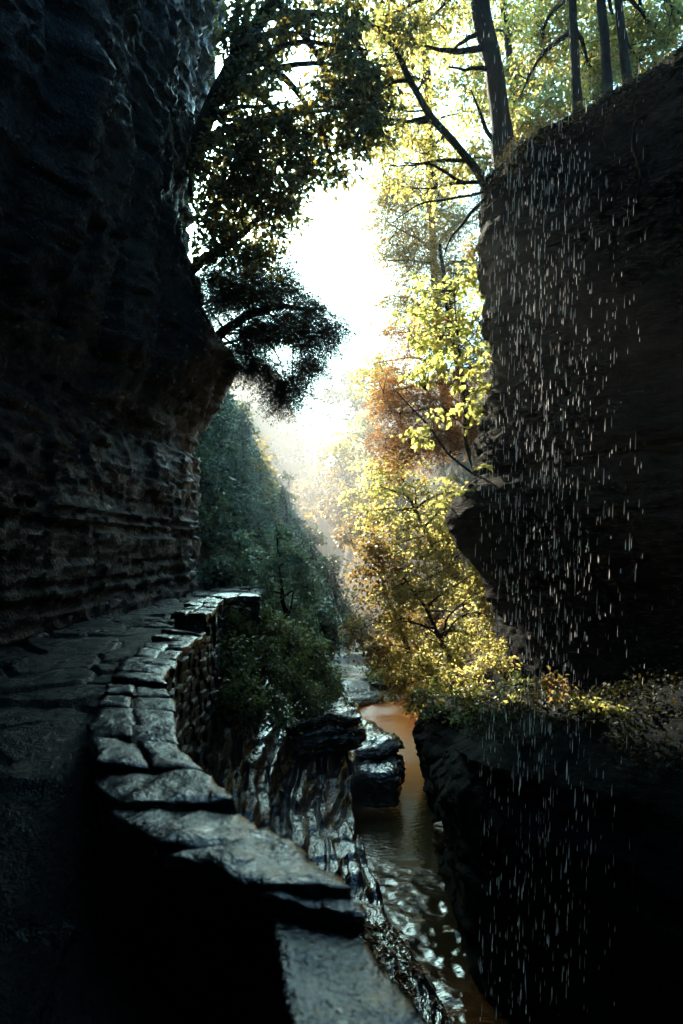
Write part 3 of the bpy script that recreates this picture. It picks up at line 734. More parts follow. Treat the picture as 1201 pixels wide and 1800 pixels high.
# ---- left overhang
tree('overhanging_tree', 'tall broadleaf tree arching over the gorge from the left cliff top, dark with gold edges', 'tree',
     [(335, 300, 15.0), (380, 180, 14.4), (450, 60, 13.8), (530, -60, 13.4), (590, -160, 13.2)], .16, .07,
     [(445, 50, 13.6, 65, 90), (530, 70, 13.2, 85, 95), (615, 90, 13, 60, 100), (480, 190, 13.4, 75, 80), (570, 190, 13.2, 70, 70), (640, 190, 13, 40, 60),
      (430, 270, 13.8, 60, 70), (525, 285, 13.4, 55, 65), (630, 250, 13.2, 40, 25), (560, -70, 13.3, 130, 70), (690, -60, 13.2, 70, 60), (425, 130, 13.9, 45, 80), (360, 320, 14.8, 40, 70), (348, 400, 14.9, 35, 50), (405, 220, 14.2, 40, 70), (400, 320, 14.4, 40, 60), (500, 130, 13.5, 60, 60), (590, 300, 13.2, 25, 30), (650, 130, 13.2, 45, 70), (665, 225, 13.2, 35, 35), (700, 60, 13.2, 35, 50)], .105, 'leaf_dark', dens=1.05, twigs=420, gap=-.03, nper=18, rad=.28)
tree('leaning_tree', 'lower broadleaf tree hanging out of the left cliff beneath the tall arching one', 'tree',
     [(330, 480, 15.4), (380, 440, 15.0), (440, 390, 14.4), (490, 330, 14)], .09, .03,
     [(420, 370, 14.4, 60, 55), (480, 370, 14.2, 50, 50), (520, 355, 14, 30, 40), (400, 440, 14.6, 60, 50), (465, 445, 14.4, 40, 45), (375, 400, 14.9, 45, 60), (440, 310, 14.3, 50, 40)], .1, 'leaf_dark', dens=1.15, twigs=200, rad=.26)
tree('hemlock', 'dark feathery hemlock leaning out from the bulge of the left cliff', 'conifer',
     [(360, 620, 16.0), (420, 560, 15.8), (490, 540, 15.6), (570, 540, 15.5)], .1, .02,
     [(385, 510, 15.8, 55, 45), (440, 520, 15.7, 65, 55), (505, 550, 15.6, 65, 55), (560, 570, 15.5, 42, 45), (585, 585, 15.5, 22, 22), (450, 600, 15.7, 65, 55), (520, 620, 15.6, 50, 45),
      (470, 660, 15.7, 45, 45), (500, 690, 15.6, 28, 35), (540, 650, 15.5, 32, 22), (430, 630, 15.8, 40, 40), (380, 560, 15.9, 50, 50), (410, 480, 15.8, 50, 40), (470, 580, 15.6, 60, 50), (430, 560, 15.7, 60, 50), (490, 475, 15.4, 40, 40), (545, 615, 15.5, 40, 35), (515, 690, 15.5, 25, 30)], .055, 'needle_dark', dens=2.0, asp=.32, style='spray', rad=.27, nper=46, twigs=160, gap=-.06)

# ---- left slope beyond the corner
NB = 'shaded trees on the left slope'
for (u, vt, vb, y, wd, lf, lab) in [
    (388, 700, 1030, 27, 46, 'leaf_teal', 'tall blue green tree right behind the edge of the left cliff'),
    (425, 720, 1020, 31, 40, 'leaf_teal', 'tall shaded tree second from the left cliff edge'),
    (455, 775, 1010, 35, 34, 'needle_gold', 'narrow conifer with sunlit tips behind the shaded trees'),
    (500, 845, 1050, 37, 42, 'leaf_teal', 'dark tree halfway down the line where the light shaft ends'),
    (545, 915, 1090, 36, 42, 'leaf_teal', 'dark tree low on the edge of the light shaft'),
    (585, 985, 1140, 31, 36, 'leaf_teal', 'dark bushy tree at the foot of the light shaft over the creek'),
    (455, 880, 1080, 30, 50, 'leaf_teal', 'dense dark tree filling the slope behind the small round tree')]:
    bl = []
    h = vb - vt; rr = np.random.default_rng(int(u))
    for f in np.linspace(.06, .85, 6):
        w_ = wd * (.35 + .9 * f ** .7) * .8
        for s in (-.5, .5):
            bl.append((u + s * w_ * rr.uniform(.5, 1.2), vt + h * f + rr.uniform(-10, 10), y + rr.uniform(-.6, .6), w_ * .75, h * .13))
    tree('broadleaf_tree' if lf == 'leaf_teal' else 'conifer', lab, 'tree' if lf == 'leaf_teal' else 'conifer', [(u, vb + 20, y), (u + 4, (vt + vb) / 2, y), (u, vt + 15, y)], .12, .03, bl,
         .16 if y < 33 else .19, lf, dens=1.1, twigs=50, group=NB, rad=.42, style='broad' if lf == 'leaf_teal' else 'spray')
tree('small_tree', 'small round crowned tree standing in front of the shaded slope beyond the wall end', 'tree',
     [(500, 1125, 18), (496, 1060, 18), (490, 980, 18)], .06, .02,
     [(488, 940, 18, 32, 36), (455, 985, 18, 34, 40), (525, 985, 18.2, 36, 40), (490, 1010, 17.6, 45, 40), (545, 1035, 18, 30, 40), (455, 1045, 18, 34, 34), (510, 1070, 18.2, 45, 30)], .1, 'leaf_mint', dens=1.0, twigs=120, rad=.26,
     extra_limbs=[([(500, 1110, 18), (515, 1050, 18), (530, 990, 18)], .03), ([(498, 1120, 18), (475, 1060, 18), (460, 1000, 18)], .03)])
tree('pale_sapling', 'thin pale stemmed sapling against the dark slope by the cliff edge', 'sapling',
     [(376, 960, 22), (379, 880, 22), (384, 800, 22), (392, 740, 22)], .035, .012, [(392, 745, 22, 22, 30), (375, 770, 22, 18, 24), (400, 790, 22, 16, 20)], .12, 'leaf_teal', 'bark_pale', dens=.8, twigs=20, jit=.05)
for (u, v, y, ru, rv, lab) in [(385, 1000, 17.5, 34, 40, 'leafy blue green bush tucked behind the cliff corner'), (420, 1020, 19, 36, 34, 'leafy bush beyond the far end of the wall'),
                               (560, 1090, 21, 40, 50, 'dark bush below the small round tree beside the upper creek')]:
    tree('bush', lab, 'bush', [(u, v + rv, y), (u, v, y)], .03, .01, [(u, v, y, ru, rv), (u - ru * .5, v + rv * .4, y, ru * .6, rv * .6), (u + ru * .5, v + rv * .35, y, ru * .6, rv * .6)], .12, 'leaf_teal', dens=1.3, twigs=30, part_names=('stem', 'foliage'))

BS = 'bushes covering the shaded left slope'
r = np.random.default_rng(31)
for i in range(44):
    y = r.uniform(18.5, 48); x = r.uniform(-7.4, -1.6) * (1 if y > 24 else .8)
    z = float(terrain(np.array(x), np.array(y)))
    k = F / y; u = 600 + x * k; rz = r.uniform(.6, 1.15); v = 960 - (z + rz * .55) * k; a = rz * k
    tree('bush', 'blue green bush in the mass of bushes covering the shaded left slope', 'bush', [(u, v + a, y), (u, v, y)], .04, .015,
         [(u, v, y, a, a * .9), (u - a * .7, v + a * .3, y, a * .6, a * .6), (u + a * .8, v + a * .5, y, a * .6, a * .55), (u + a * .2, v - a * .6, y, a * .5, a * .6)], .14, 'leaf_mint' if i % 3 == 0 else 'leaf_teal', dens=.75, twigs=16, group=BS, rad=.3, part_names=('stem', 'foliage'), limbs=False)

r = np.random.default_rng(63)
for (x, y, h) in [(-5.6, 30, 3.6), (-4.2, 27, 3.4), (-6.4, 37, 3.8), (-5.2, 42, 4.6), (-3.6, 36, 4.2), (-4.3, 50, 5.5), (-2.6, 31, 3.4), (-6.8, 46, 4.4), (-2.4, 42, 4.6)]:
    z = float(terrain(np.array(x), np.array(y))) - .1; k = F / y
    u = 600 + x * k; vb = 960 - z * k; hp = h * k
    bl = []
    for f in np.linspace(.1, .95, 9):
        w = hp * .26 * f ** .8 + 2
        bl += [(u - w * r.uniform(.2, .7), vb - hp * (1 - f * .85), y, w * .7, hp * .05), (u + w * r.uniform(.2, .7), vb - hp * (1 - f * .85) + 3, y, w * .7, hp * .05)]
    tree('conifer', 'dark pointed conifer rising out of the shaded left slope', 'conifer', [(u, vb, y), (u + 1, vb - hp * .5, y), (u + r.uniform(-3, 3), vb - hp, y)], .08, .015, bl, .15, 'leaf_teal', dens=.9, asp=.35, style='spray', rad=.42, nper=26,
         twigs=30, group='conifers on the left slope', limbs=False)

# ---- shrubs on the bank under the wall
SH = 'shrubs on the bank below the wall'
for i, (u, v, y, ru, rv, lf, lab) in enumerate([
    (400, 1085, 10.6, 42, 38, 'leaf_shrub', 'dark shrub against the outside of the wall end'),
    (455, 1090, 11.2, 44, 40, 'leaf_shrub', 'rounded shrub below the right end of the wall'),
    (500, 1120, 12, 45, 42, 'leaf_shrub', 'rounded shrub on the shoulder of the bank under the small tree'),
    (545, 1160, 12.8, 42, 45, 'leaf_shrub', 'green shrub halfway down the outer edge of the bank'),
    (572, 1205, 13.4, 32, 40, 'leaf_shrub', 'lowest outer shrub of the bank above the creek ledge'),
    (400, 1150, 9.6, 40, 42, 'leaf_shrub', 'shrub growing by the rubble face of the wall'),
    (455, 1160, 10.4, 46, 42, 'leaf_shrub', 'shrub in the middle of the bank'),
    (505, 1195, 11.2, 46, 42, 'leaf_shrub', 'shrub low in the middle of the bank'),
    (545, 1235, 12, 44, 36, 'leaf_shrub', 'drooping shrub over the dark layered ledge'),
    (420, 1215, 8.8, 42, 36, 'leaf_shrub', 'low shrub above the wet rock slope nearest the camera'),
    (475, 1250, 10, 42, 30, 'leaf_shrub', 'lowest shrub where the bank turns to bare wet rock')]):
    tree('shrub', lab, 'shrub', [(u, v + rv * .9, y), (u + 4, v, y)], .02, .008, [(u, v, y, ru, rv), (u - ru * .6, v + rv * .4, y - .2, ru * .6, rv * .6), (u + ru * .6, v + rv * .5, y, ru * .6, rv * .55), (u + ru * .2, v - rv * .4, y + .3, ru * .6, rv * .5)],
         .055, lf, dens=1.2, twigs=40, rad=.17, group=SH, part_names=('stem', 'foliage'), gap=-.2, asp=.6)

# ---- right bank, sunlit
tree('maple', 'golden sunlit maple spreading over the right bank above the pool', 'tree',
     [(815, 1235, 17.6), (790, 1160, 17.8), (750, 1080, 18), (710, 1010, 18.2)], .06, .02,
     [(790, 1000, 18, 55, 45), (840, 1050, 17.6, 42, 40), (740, 1040, 18, 60, 45), (800, 1085, 17.6, 60, 40), (700, 1100, 18, 45, 40), (760, 1130, 17.6, 60, 40), (830, 1120, 17.4, 45, 40), (700, 1170, 18, 35, 40), (755, 1190, 17.4, 45, 35),
      (800, 1175, 17.2, 50, 35), (735, 1225, 17.2, 22, 25), (850, 1000, 17.6, 30, 45), (865, 1090, 17, 25, 45), (690, 1040, 18, 40, 40), (850, 1165, 16.8, 35, 35), (700, 1210, 17.6, 30, 25)], .082, 'leaf_gold', dens=.8, twigs=200, rad=.26,
     extra_limbs=[([(800, 1190, 17.6), (770, 1120, 17.4), (700, 1080, 17.4)], .035), ([(800, 1200, 17.3), (740, 1170, 17.2), (735, 1130, 17.2)], .025)])
tree('maple', 'tan leaved maple leaning over the upper creek left of the golden one', 'tree',
     [(720, 1150, 19), (690, 1080, 19), (660, 1000, 19)], .06, .02,
     [(660, 960, 19, 40, 35), (640, 1000, 19, 30, 35), (690, 1010, 19, 40, 40), (645, 1060, 19, 36, 45), (690, 1080, 19, 40, 40), (635, 1110, 19, 28, 40), (670, 1140, 19, 35, 30)], .11, 'leaf_tan', dens=1.2, twigs=120, rad=.3)
tree('maple', 'green gold maple on the slope under the orange hemlock', 'tree',
     [(800, 1010, 19), (760, 950, 19), (730, 890, 19.5)], .08, .03,
     [(730, 870, 19.5, 60, 38), (680, 860, 20, 40, 35), (780, 900, 19, 50, 40), (720, 930, 19, 60, 38), (790, 950, 18.5, 55, 40), (840, 990, 17.5, 35, 35), (690, 900, 20, 35, 30), (740, 975, 18.5, 50, 30), (690, 960, 20, 40, 40), (800, 870, 19, 40, 35), (830, 930, 18, 40, 40), (700, 820, 20.5, 50, 35), (660, 900, 21, 40, 40)], .12, 'leaf_gold', dens=.75, twigs=140, rad=.32)
tree('hemlock', 'rust orange hemlock on the right slope behind the round leaved sapling', 'conifer',
     [(860, 860, 18.5), (820, 720, 18.5), (790, 560, 18.5), (775, 430, 18.5)], .14, .04,
     [(740, 790, 18, 70, 35), (810, 790, 17.5, 55, 38), (720, 730, 18, 60, 38), (790, 720, 18, 65, 38), (850, 740, 17.5, 35, 38), (730, 660, 18.3, 60, 36), (810, 650, 18, 55, 38), (690, 690, 18.5, 40, 30), (740, 590, 18.5, 60, 38), (815, 580, 18.3, 45, 38), (850, 630, 18, 28, 40), (690, 770, 18.5, 30, 28)],
     .085, 'needle_rust', dens=1.7, asp=.3, style='spray', rad=.36, nper=44, twigs=200, jit=.1)
tree('hemlock', 'pale gold hemlock with drooping sprays along the right side of the sky gap', 'conifer',
     [(800, 800, 23), (770, 600, 22.5), (760, 400, 22.5), (750, 250, 22.5)], .16, .05,
     [(700, 400, 22, 50, 40), (760, 380, 22, 60, 45), (820, 400, 21, 45, 40), (690, 460, 22, 45, 30), (750, 460, 22, 70, 35), (820, 470, 21, 45, 40), (700, 525, 22, 55, 32), (770, 530, 22, 65, 35), (690, 590, 22, 50, 30), (680, 640, 22, 45, 28), (740, 320, 22, 60, 40), (690, 340, 22, 40, 40)],
     .11, 'needle_gold', dens=1.7, asp=.3, style='spray', rad=.5, nper=44, twigs=200, jit=.1)
HZ = 'hazy trees down the gorge'
for (u, v, y, ru, rv, lf, lab) in [
    (660, 660, 34, 50, 55, 'leaf_gold', 'pale hazy tree just left of the orange hemlock'),
    (610, 690, 46, 55, 50, 'leaf_teal', 'faint blue hazy tree reaching highest over the far creek'),
    (640, 770, 40, 60, 55, 'leaf_gold', 'pale tree with an arching bough lit inside the light shaft'),
    (590, 800, 48, 45, 50, 'leaf_tan', 'pinkish hazy tree at the heart of the light shaft'),
    (650, 860, 34, 60, 50, 'leaf_gold', 'hazy green tree below the arching bough'),
    (600, 890, 44, 50, 45, 'leaf_tan', 'fading tree low in the light shaft'),
    (630, 930, 30, 40, 42, 'leaf_tan', 'tan hazy tree at the foot of the light shaft'),
    (560, 850, 58, 50, 45, 'leaf_tan', 'faintest tree deep inside the light shaft')]:
    bl = [(u, v, y, ru * .7, rv * .6), (u - ru * .5, v + rv * .2, y, ru * .5, rv * .5), (u + ru * .5, v + rv * .1, y, ru * .55, rv * .5), (u, v + rv * .6, y, ru * .8, rv * .4), (u + ru * .1, v - rv * .5, y, ru * .5, rv * .45), (u + ru * .6, v + rv * .7, y, ru * .5, rv * .5)]
    tree('broadleaf_tree', lab, 'tree', [(u + ru * 1.1, v + rv * 1.9, y), (u + ru * .5, v + rv, y), (u, v, y)], .16, .05, bl, .006 * y, lf, dens=1.0, twigs=50, group=HZ, rad=.016 * y)

BR = 'bushes covering the sunlit right slope'
r = np.random.default_rng(57)
for i in range(26):
    y = r.uniform(16.8, 27); x = xc(y) + r.uniform(.7, 3.6)
    z = float(terrain(np.array(x), np.array(y)))
    k = F / y; u = 600 + x * k; rz = r.uniform(.5, .85); v = 960 - (z + rz * .5) * k; a = rz * k
    tree('bush', 'gold green bush in the mass of bushes covering the sunlit right slope', 'bush', [(u, v + a, y), (u, v, y)], .03, .012,
         [(u, v, y, a, a * .9), (u - a * .7, v + a * .3, y, a * .6, a * .6), (u + a * .8, v + a * .5, y, a * .6, a * .55), (u + a * .2, v - a * .6, y, a * .5, a * .6)], .11, 'leaf_gold' if i % 3 else 'leaf_tan', dens=.7, twigs=16, group=BR, rad=.25, part_names=('stem', 'foliage'), limbs=False)

# ---- round leaved sapling on the ledge
tree('sapling', 'slim forked sapling with big round yellow leaves on the right ledge', 'sapling',
     [(836, 836, 15.2), (820, 780, 15), (815, 700, 14.9), (806, 620, 14.8), (800, 540, 14.8), (798, 480, 14.8)], .035, .008,
     [(770, 510, 14.8, 45, 30), (825, 490, 14.6, 40, 28), (740, 545, 14.8, 35, 30), (800, 560, 14.6, 60, 30), (730, 590, 14.8, 30, 28), (780, 610, 14.6, 50, 25), (735, 650, 14.7, 38, 25), (800, 660, 14.6, 45, 22), (845, 620, 14.6, 25, 28),
      (735, 760, 14.8, 35, 24), (770, 735, 14.7, 30, 15), (840, 720, 14.6, 28, 25), (850, 690, 14.6, 20, 20)], .135, 'leaf_lime', dens=.75, asp=.78, twigs=160, rad=.27, nper=9, gap=-.3, limbs=False, jit=.03, big=True,
     extra_limbs=[([(836, 836, 15.2), (795, 805, 15), (750, 745, 14.9), (690, 682, 14.8)], .03, .03), ([(818, 752, 15), (780, 715, 14.8), (740, 680, 14.8)], .012)])

# ---- top right: trees on the cliff top
tree('leaning_tree', 'thick dark trunk leaning over the lip of the right cliff with dead limb stubs', 'tree',
     [(893, 320, 13.9), (880, 230, 13.8), (866, 120, 13.7), (845, 30, 13.6), (836, -60, 13.5), (830, -200, 13.4)], .2, .13,
     [(760, 40, 14.5, 70, 60), (700, 20, 14.5, 60, 60), (800, -60, 14, 110, 60), (930, -60, 14, 100, 60)], .085, 'leaf_gold', dens=.75, twigs=120, rad=.26, limbs=True, jit=.06, sides=14,
     extra_limbs=[([(845, 84, 13.6), (800, 90, 13.4), (745, 84, 13.2)], .07, .05), ([(858, 122, 13.7), (820, 120, 13.4), (788, 120, 13.3)], .05, .04), ([(875, 265, 13.8), (850, 215, 13.6), (828, 158, 13.5)], .05, .05), ([(838, 60, 13.6), (812, 75, 13.4), (790, 95, 13.3)], .05, .05),
                  ([(897, 300, 13.8), (893, 220, 13.6), (885, 150, 13.4), (876, 90, 13.3)], .03, .05), ([(880, 270, 13.8), (905, 295, 13.4), (950, 300, 12.8)], .05, .1), ([(885, 300, 13.8), (870, 330, 13.5), (858, 365, 13.4)], .05, .06)])
tree('leaning_tree', 'slender dark tree arching up and left from the lip of the right cliff', 'tree',
     [(862, 345, 13.9), (838, 300, 13.7), (800, 250, 13.5), (752, 195, 13.4), (718, 140, 13.4), (695, 90, 13.4), (640, 30, 13.4)], .075, .03,
     [(700, 110, 13.8, 50, 50), (660, 170, 13.6, 40, 40), (740, 150, 13.9, 50, 50), (700, 220, 13.6, 45, 45), (760, 260, 13.8, 50, 45), (690, 290, 13.6, 40, 40), (740, 330, 13.6, 50, 40), (800, 310, 13.9, 40, 35), (640, 230, 13.6, 40, 28)], .085, 'leaf_gold', dens=.7, twigs=170, rad=.24, jit=.05, gap=-.02,
     extra_limbs=[([(852, 335, 13.8), (800, 350, 13.5), (740, 355, 13.3), (690, 390, 13.2)], .03, .08), ([(855, 345, 13.8), (815, 390, 13.4), (790, 420, 13.2), (782, 450, 13.2)], .04, .05), ([(845, 320, 13.8), (810, 320, 13.5), (760, 290, 13.4), (710, 285, 13.4)], .04, .06), ([(752, 195, 13.4), (700, 190, 13.3), (640, 150, 13.2)], .02, .06)])
TT = 'upright trees on the right cliff top'
for (u0, v0, u1, y, r0, bl, lf, lab) in [
    (1011, 195, 1005, 12.8, .085, [(960, 90, 14.5, 60, 60), (920, 170, 14.5, 40, 50), (1000, 40, 14.5, 70, 60), (960, -40, 14, 100, 60), (1040, 130, 14.5, 40, 50)], 'leaf_gold', 'upright dark trunk nearest the thick leaning one on the cliff top'),
    (1069, 165, 1055, 12.2, .085, [(1080, 60, 14, 60, 60), (1130, 30, 13.5, 60, 50), (1070, 120, 14.5, 45, 50), (1100, -50, 13, 100, 60)], 'leaf_gold', 'middle upright dark trunk on the right cliff top'),
    (1100, 100, 1085, 12.0, .07, [(1150, 60, 13.5, 60, 50), (1190, 20, 12.8, 50, 50), (1120, 100, 13.5, 40, 35)], 'leaf_gold', 'rightmost upright dark trunk at the top corner')]:
    tree('upright_tree', lab, 'tree', [(u0 + 4, v0 + 55, y), ((u0 + u1) / 2 + 2, (v0 + 55) / 2, y), (u1, -20, y), (u1 - 10, -210, y)], r0, r0 * .7, bl, .085, lf, dens=.75, twigs=110, rad=.26, group=TT, jit=.05, sides=12)
BK = 'sunlit trees behind the cliff top trunks'
for (y, bl, lf, lab) in [
    (20, [(700, 60, 20, 60, 60), (770, 100, 20, 60, 60), (730, 190, 20, 60, 55), (800, 200, 20, 50, 60), (680, 150, 20, 40, 45), (780, 20, 20, 70, 50), (690, 250, 20, 40, 40), (660, 40, 20, 50, 50)], 'leaf_gold', 'gold canopy tree behind the arching slender stem'),
    (19, [(850, 60, 19, 60, 60), (920, 60, 19, 60, 60), (910, 150, 18, 50, 55), (960, 190, 17, 45, 45), (840, 170, 19, 50, 60), (930, 225, 17, 45, 30), (830, 280, 19, 45, 50), (900, 10, 19, 70, 50)], 'leaf_gold', 'gold green canopy tree directly behind the thick leaning trunk'),
    (17, [(1010, 80, 17, 50, 60), (1060, 50, 17, 50, 55), (1130, 60, 16, 55, 45), (980, 150, 17, 45, 45), (1040, 150, 16, 40, 40), (1180, 30, 15, 50, 45), (1090, 110, 15.5, 45, 40)], 'leaf_gold', 'yellow green canopy tree behind the three upright trunks')]:
    c = bl[0]
    tree('canopy_tree', lab, 'tree', [(c[0] + 60, 330 if y > 18 else 230, y), (c[0] + 50, 150, y), (c[0] + 30, -60, y)], .12, .06, bl, .12, lf, dens=.75, twigs=120, rad=.34, group=BK, gap=.0)

from mathutils.bvhtree import BVHTree
_me = bpy.data.objects['rock_shelf'].data
_bvh = BVHTree.FromPolygons([tuple(a.co) for a in _me.vertices], [tuple(p.vertices) for p in _me.polygons])
def on_shelf(u, v, y):                       # distance at which the line of sight meets the shelf
    h = _bvh.ray_cast(Vector((0, 0, 0)), Vector(P(u, v, 1)).normalized())[0]
    return float(h.y) if h is not None and h.y < 14.5 else y
# ---- small plants and ferns on ledges
def fern(loc, n, L, label, leaf='leaf_lime', seed=1, cat='fern', group=None):
    r = np.random.default_rng(seed); root = empty('fern', loc, label, cat, group)
    for k in range(n):
        a = r.uniform(0, 2 * np.pi); ll = L * r.uniform(.6, 1.1); t = np.linspace(0, 1, 22)
        d = np.array((math.cos(a), math.sin(a), 0)); s = np.array((-math.sin(a), math.cos(a), 0))
        rise = r.uniform(.35, .8)
        pts = d * (t * ll)[:, None] * .85 + np.array((0, 0, 1.0)) * (ll * (rise * t - .75 * t ** 2))[:, None]
        st = tube(pts, [.004, .0015], 4)
        tt = np.repeat(t[3:], 2); sg = np.tile([1, -1], 19)
        pos = np.repeat(pts[3:], 2, 0); w = ll * .2 * np.sin(np.pi * np.clip(1.05 - tt, 0, 1) ** .8) + .01
        dv = unit(s * sg[:, None] + d * .45 + r.normal(0, .08, (38, 3)) + np.array((0, 0, -.15)))
        nv = unit(np.array((0, 0, 1.0)) + d * (tt[:, None] - .3) + r.normal(0, .12, (38, 3)))
        lf = leaf_geo(pos, dv, nv, w, np.full(38, ll * .03), big=True)
        v, q = join([st, lf]); mesh_obj('frond', v, q, M[leaf], root)
    return root
FG = 'ferns on the right ledges'
for i, (u, v, y, L, lab) in enumerate([(850, 822, 12.6, .28, 'bright fern on the lip beside the sapling foot'), (788, 842, 13.4, .32, 'gold fern left of the sapling foot'), (775, 885, 13.6, .32, 'gold fern under the ledge of the sapling'), (818, 865, 13.2, .35, 'small fern in the shadow under the sapling'),
                                       (1048, 1238, 10.6, .34, 'sunlit fern on the dark right shelf, nearest to the right edge'), (1085, 1246, 10.4, .3, 'small fern at the tip of the sunlit shelf plants'), (900, 1235, 11.8, .34, 'half shaded fern on the right shelf left of the lit ones')]):
    if i > 3: y = on_shelf(u, v + 8, y)
    fern(P(u, v, y), 11, L, lab, seed=40 + i, group=FG)
LP = 'small plants on the right shelf'
for (u, v, y, ru, rv, lf, lab, tv) in [
    (965, 1195, 11.8, 34, 32, 'leaf_tan', 'lit orange leaved seedling rising from the right shelf', 1270),
    (870, 1165, 11.5, 50, 34, 'leaf_gold', 'gold bush on the shelf where the maple meets the dark wall', 1240),
    (905, 1200, 12, 36, 26, 'leaf_shrub', 'dim leafy plant in front of the dark right wall', 1260),
    (830, 1220, 11.8, 45, 28, 'leaf_shrub', 'dark leafy clump on the edge of the right shelf above the pool', 1260),
    (770, 1250, 13.4, 30, 22, 'leaf_shrub', 'dark clump hanging at the left corner of the right shelf', 1280),
    (800, 1195, 14.2, 60, 40, 'leaf_gold', 'broad gold and green bush spilling over the back of the right shelf', 1250),
    (745, 1225, 14.6, 34, 30, 'leaf_shrub', 'dark bush at the tip of the right shelf under the maple boughs', 1265),
    (860, 1130, 13.2, 34, 34, 'leaf_gold', 'gold bush in the notch between shelf and dark wall', 1180),
    (840, 1255, 10.5, 50, 26, 'leaf_shrub', 'wide dark plant trailing down the front of the right shelf', 1290),
    (1030, 1240, 10.8, 40, 20, 'leaf_gold', 'sunlit sprig beside the ferns on the right shelf', 1270),
    (835, 430, 14.2, 22, 35, 'needle_gold', 'yellow bush clinging to the cliff lip under the leaning trunks', 460)]:
    if v > 1150: y = on_shelf(u, tv - 12, y)
    tree('small_plant', lab, 'plant', [(u, tv, y), (u, v, y)], .012, .004, [(u, v, y, ru * .8, rv * .7), (u - ru * .5, v + rv * .3, y, ru * .5, rv * .5), (u + ru * .5, v + rv * .2, y, ru * .5, rv * .5)], .06, lf, dens=.7, twigs=30, rad=.12, nper=10, group=LP, part_names=('stem', 'foliage'))

sh = bpy.data.objects['rock_shelf'].data
co = np.empty(len(sh.vertices) * 3); sh.vertices.foreach_get('co', co); co = co.reshape(-1, 3)
r = np.random.default_rng(9); col_n = len(np.arange(-6, -2.98, .06)) + 6
top = co.reshape(-1, col_n, 3)[:, -6:, :]
ii = r.integers(0, top.shape[0], 4200); jj = r.integers(0, 5, 4200); f = r.random((4200, 1)) ** .7
p = top[ii, jj] * (1 - f) + top[ii, jj + 1] * f
p = p[(p[:, 1] > 6) & (p[:, 1] < 16) & (fbm(p[:, 0] * 1.3, p[:, 1] * 1.3, 0, 3, 12) > -.06)]
c = p + np.c_[np.zeros((len(p), 2)), r.uniform(.02, .16, len(p))]
v, q = foliage(c, .12, unit(r.normal(size=c.shape)), 7, .06, .6, 'broad', r, True)
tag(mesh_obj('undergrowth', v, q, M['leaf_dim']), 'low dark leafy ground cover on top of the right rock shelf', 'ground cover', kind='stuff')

cl = bpy.data.objects['cliff.001'].data
co = np.empty(len(cl.vertices) * 3); cl.vertices.foreach_get('co', co); co = co.reshape(-1, 3)
ncol = len(np.arange(-6, 7.4, .06)) + 4
top = co.reshape(-1, ncol, 3)
r = np.random.default_rng(19); ii = r.integers(0, top.shape[0], 5200); jj = ncol - 5 - (r.random(5200) ** 3 * 9).astype(int) + r.integers(0, 2, 5200)
p = top[ii, jj]; p = p[(p[:, 1] > 7) & (p[:, 1] < 16.5) & (fbm(p[:, 0] * 1.1, p[:, 1] * 1.1, 0, 3, 44) > -.15)]
c = p + r.normal(0, .07, p.shape) + np.array((0, 0, .04))
v, q = foliage(c, .13, unit(r.normal(size=c.shape) + np.array((-.4, -.6, -.6))), 9, .07, .3, 'spray', r, False)
tag(mesh_obj('moss', v, q, M['needle_dark']), 'ragged moss and dead grass along the lip of the right cliff', 'moss', kind='stuff')

# ---- hanging roots on the right cliff
HR = 'roots hanging over the right cliff lip'
for i, (pts, lab) in enumerate([
    ([(1112, 150, 11.0), (1118, 200, 10.7), (1108, 260, 10.6), (1118, 320, 10.6), (1098, 372, 10.6), (1085, 365, 10.6)], 'longest root dangling from the top right lip and hooked at its end'),
    ([(1085, 150, 11.3), (1075, 200, 11.1), (1060, 240, 11.0), (1066, 262, 11.0)], 'short brown root left of the longest one'),
    ([(905, 275, 13.2), (950, 280, 12.8), (985, 305, 12.4), (1010, 300, 12.2), (1060, 285, 11.9)], 'long root sweeping right from the leaning trunk along the lip'),
    ([(940, 270, 12.9), (960, 290, 12.6), (985, 318, 12.4), (1000, 305, 12.3)], 'knotted root under the sweeping one'),
    ([(1140, 120, 10.8), (1160, 170, 10.6), (1190, 190, 10.3), (1201, 215, 10.2)], 'brown root at the right edge of the lip'),
    ([(905, 430, 13.3), (885, 460, 13.3), (862, 480, 13.4), (855, 500, 13.4)], 'bare twig sticking out of the wall below the lip'),
    ([(985, 325, 12.3), (980, 345, 12.3), (976, 358, 12.3)], 'tiny root tip hanging below the knotted root'),
    ([(890, 290, 13.4), (905, 315, 13.2), (912, 345, 13.1), (905, 372, 13.1)], 'root dropping straight down from the foot of the leaning trunk'),
    ([(880, 300, 13.5), (872, 335, 13.5), (880, 360, 13.4)], 'short root clasping the corner under the leaning trunk'),
    ([(1010, 215, 12.2), (1040, 225, 11.9), (1075, 220, 11.6), (1090, 195, 11.4)], 'looped root between the upright trunks'),
    ([(955, 255, 12.8), (990, 262, 12.5), (1030, 258, 12.1), (1050, 270, 11.9), (1062, 290, 11.8)], 'thin root trailing along the lip beneath the first upright trunk'),
    ([(1150, 110, 10.8), (1145, 150, 10.6), (1158, 178, 10.5), (1152, 200, 10.5)], 'forked root near the top right corner')]):
    p = np.array([P(*a) for a in pts]); c = curve(p, 30, .08, 70 + i)
    prt = [tube(c, [.018, .014, .006], 6)]
    r = np.random.default_rng(i)
    for k in range(7):
        a = c[r.integers(6, 28)]; e = a + r.normal(0, .14, 3) + np.array((0, 0, -.12)); m_ = (a + e) / 2 + r.normal(0, .03, 3)
        prt.append(tube(np.array([a, m_, e]), [.007, .004, .002], 4))
    v, q = join(prt); o = mesh_obj('hanging_root', v, q, M['root'], loc=c[0], smooth=True); tag(o, lab, 'root', HR)

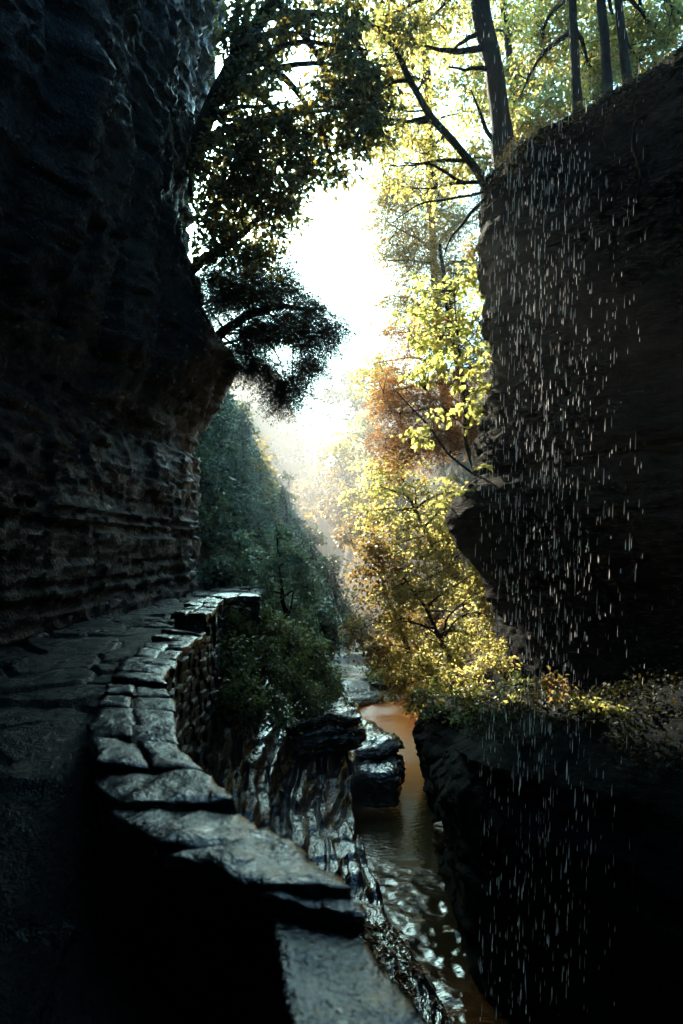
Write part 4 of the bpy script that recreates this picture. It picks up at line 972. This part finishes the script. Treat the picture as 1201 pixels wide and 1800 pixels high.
# ---- far ridge of trees
RG = 'far trees closing the end of the gorge'
r = np.random.default_rng(77)
k = 0
for (u, v, y) in [(455, 760, 88), (475, 748, 92), (495, 752, 96), (512, 742, 98), (530, 750, 95), (548, 745, 100), (568, 752, 96), (485, 775, 82), (525, 775, 84), (560, 780, 82), (590, 750, 104)]:
    h = 40
    bl = [(u, v + h * f, y, 7 + 14 * f, h * .22) for f in (.05, .3, .55, .85)]
    tree('ridge_tree', 'dim blue hazy tree in the row closing the far end of the gorge', 'tree', [(u, v + 75, y), (u, v + 20, y)], .2, .05, bl, .5, 'leaf_teal', dens=1.1, twigs=0, rad=1.0, group=RG, limbs=False)

# ---- falling drops
def drops():
    r = np.random.default_rng(5); parts = []
    N = 2900
    th = np.linspace(0, 2 * np.pi, 6, endpoint=False)
    prof_t = np.array([0, .12, .35, .65, 1.0]); prof_r = np.array([.15, .8, 1, .7, .08])
    V, Q = [], []
    i, j = np.meshgrid(np.arange(4), np.arange(6), indexing='ij')
    q1 = np.stack([i * 6 + j, i * 6 + (j + 1) % 6, (i + 1) * 6 + (j + 1) % 6, (i + 1) * 6 + j], -1).reshape(-1, 4)
    strands = [(float(np.clip(r.normal(955, 85), 845, 1130)), float(r.uniform(5, 10))) for _ in range(70)]
    n = 0
    while n < N:
        y = r.uniform(4.5, 10.5)
        u = r.choice([r.normal(925, 45), r.normal(980, 70), r.uniform(855, 1130), 0, 0]); v = r.uniform(-20, 1800)
        if u == 0:
            k = r.integers(70); u, y = strands[k]; u += r.normal(0, 2.5)
        if u < 832 or u > 1150: continue
        if v < 250 and r.random() < .7: continue
        if u > 1040 and r.random() < .4: continue
        p = P(u, v, y)
        L = (.035 + .11 * r.random() ** 1.5); ra = .0013 + .0026 * r.random() ** 2
        ring = np.stack([np.cos(th), np.sin(th)], 1)
        vv = np.zeros((5, 6, 3))
        vv[..., :2] = prof_r[:, None, None] * ra * ring[None]
        vv[..., 2] = (prof_t * L)[:, None]
        vv += p; vv[..., 0] += (prof_t * L)[:, None] * .03
        V.append(vv.reshape(-1, 3)); Q.append(q1 + n * 30); n += 1
    return tag(mesh_obj('rain', np.concatenate(V), np.concatenate(Q), M['drop'], smooth=True), 'curtain of falling water drops in front of the dark right cliff', 'falling water', kind='stuff')
drops()

# ------------------------------------------------------------------ haze
def haze():
    x0, x1, y0, y1, z0, z1 = -205, 205, -65, 265, -12, 46
    v = [(x, y, z) for x in (x0, x1) for y in (y0, y1) for z in (z0, z1)]
    q = [(0, 1, 3, 2), (4, 6, 7, 5), (0, 4, 5, 1), (2, 3, 7, 6), (0, 2, 6, 4), (1, 5, 7, 3)]
    m, nt, b = new_mat('haze_air'); nt.nodes.remove(b)
    pv = nt.nodes.new('ShaderNodeVolumePrincipled'); pv.inputs['Density'].default_value = 0.0007
    pv.inputs['Color'].default_value = (0.93, 0.95, 0.97, 1); pv.inputs['Anisotropy'].default_value = 0.75
    nt.links.new(pv.outputs[0], nt.nodes['Material Output'].inputs['Volume'])
    o = mesh_obj('haze', v, q, m)
    tag(o, 'thin sunlit mist hanging in the gorge', 'haze', kind='stuff')
haze()
def mist():
    th = np.linspace(0, np.pi, 24); ph = np.linspace(0, 2 * np.pi, 40)[:-1]
    T, H = np.meshgrid(th, ph, indexing='ij')
    v = np.stack([-0.5 + 8 * np.sin(T) * np.cos(H), 41 + 21 * np.sin(T) * np.sin(H), 1.5 + 9 * np.cos(T)], -1).reshape(-1, 3)
    i, j = np.meshgrid(np.arange(23), np.arange(39), indexing='ij')
    q = np.stack([i * 39 + j, (i + 1) * 39 + j, (i + 1) * 39 + (j + 1) % 39, i * 39 + (j + 1) % 39], -1).reshape(-1, 4)
    m, nt, b = new_mat('stream_mist'); nt.nodes.remove(b)
    pv = nt.nodes.new('ShaderNodeVolumePrincipled'); pv.inputs['Density'].default_value = 0.0037
    pv.inputs['Color'].default_value = (0.95, 0.95, 0.96, 1); pv.inputs['Anisotropy'].default_value = 0.7
    nt.links.new(pv.outputs[0], nt.nodes['Material Output'].inputs['Volume'])
    tag(mesh_obj('mist', v, q, m, smooth=True), 'bank of morning mist lit by the sun in the far part of the gorge', 'mist', kind='stuff')
mist()
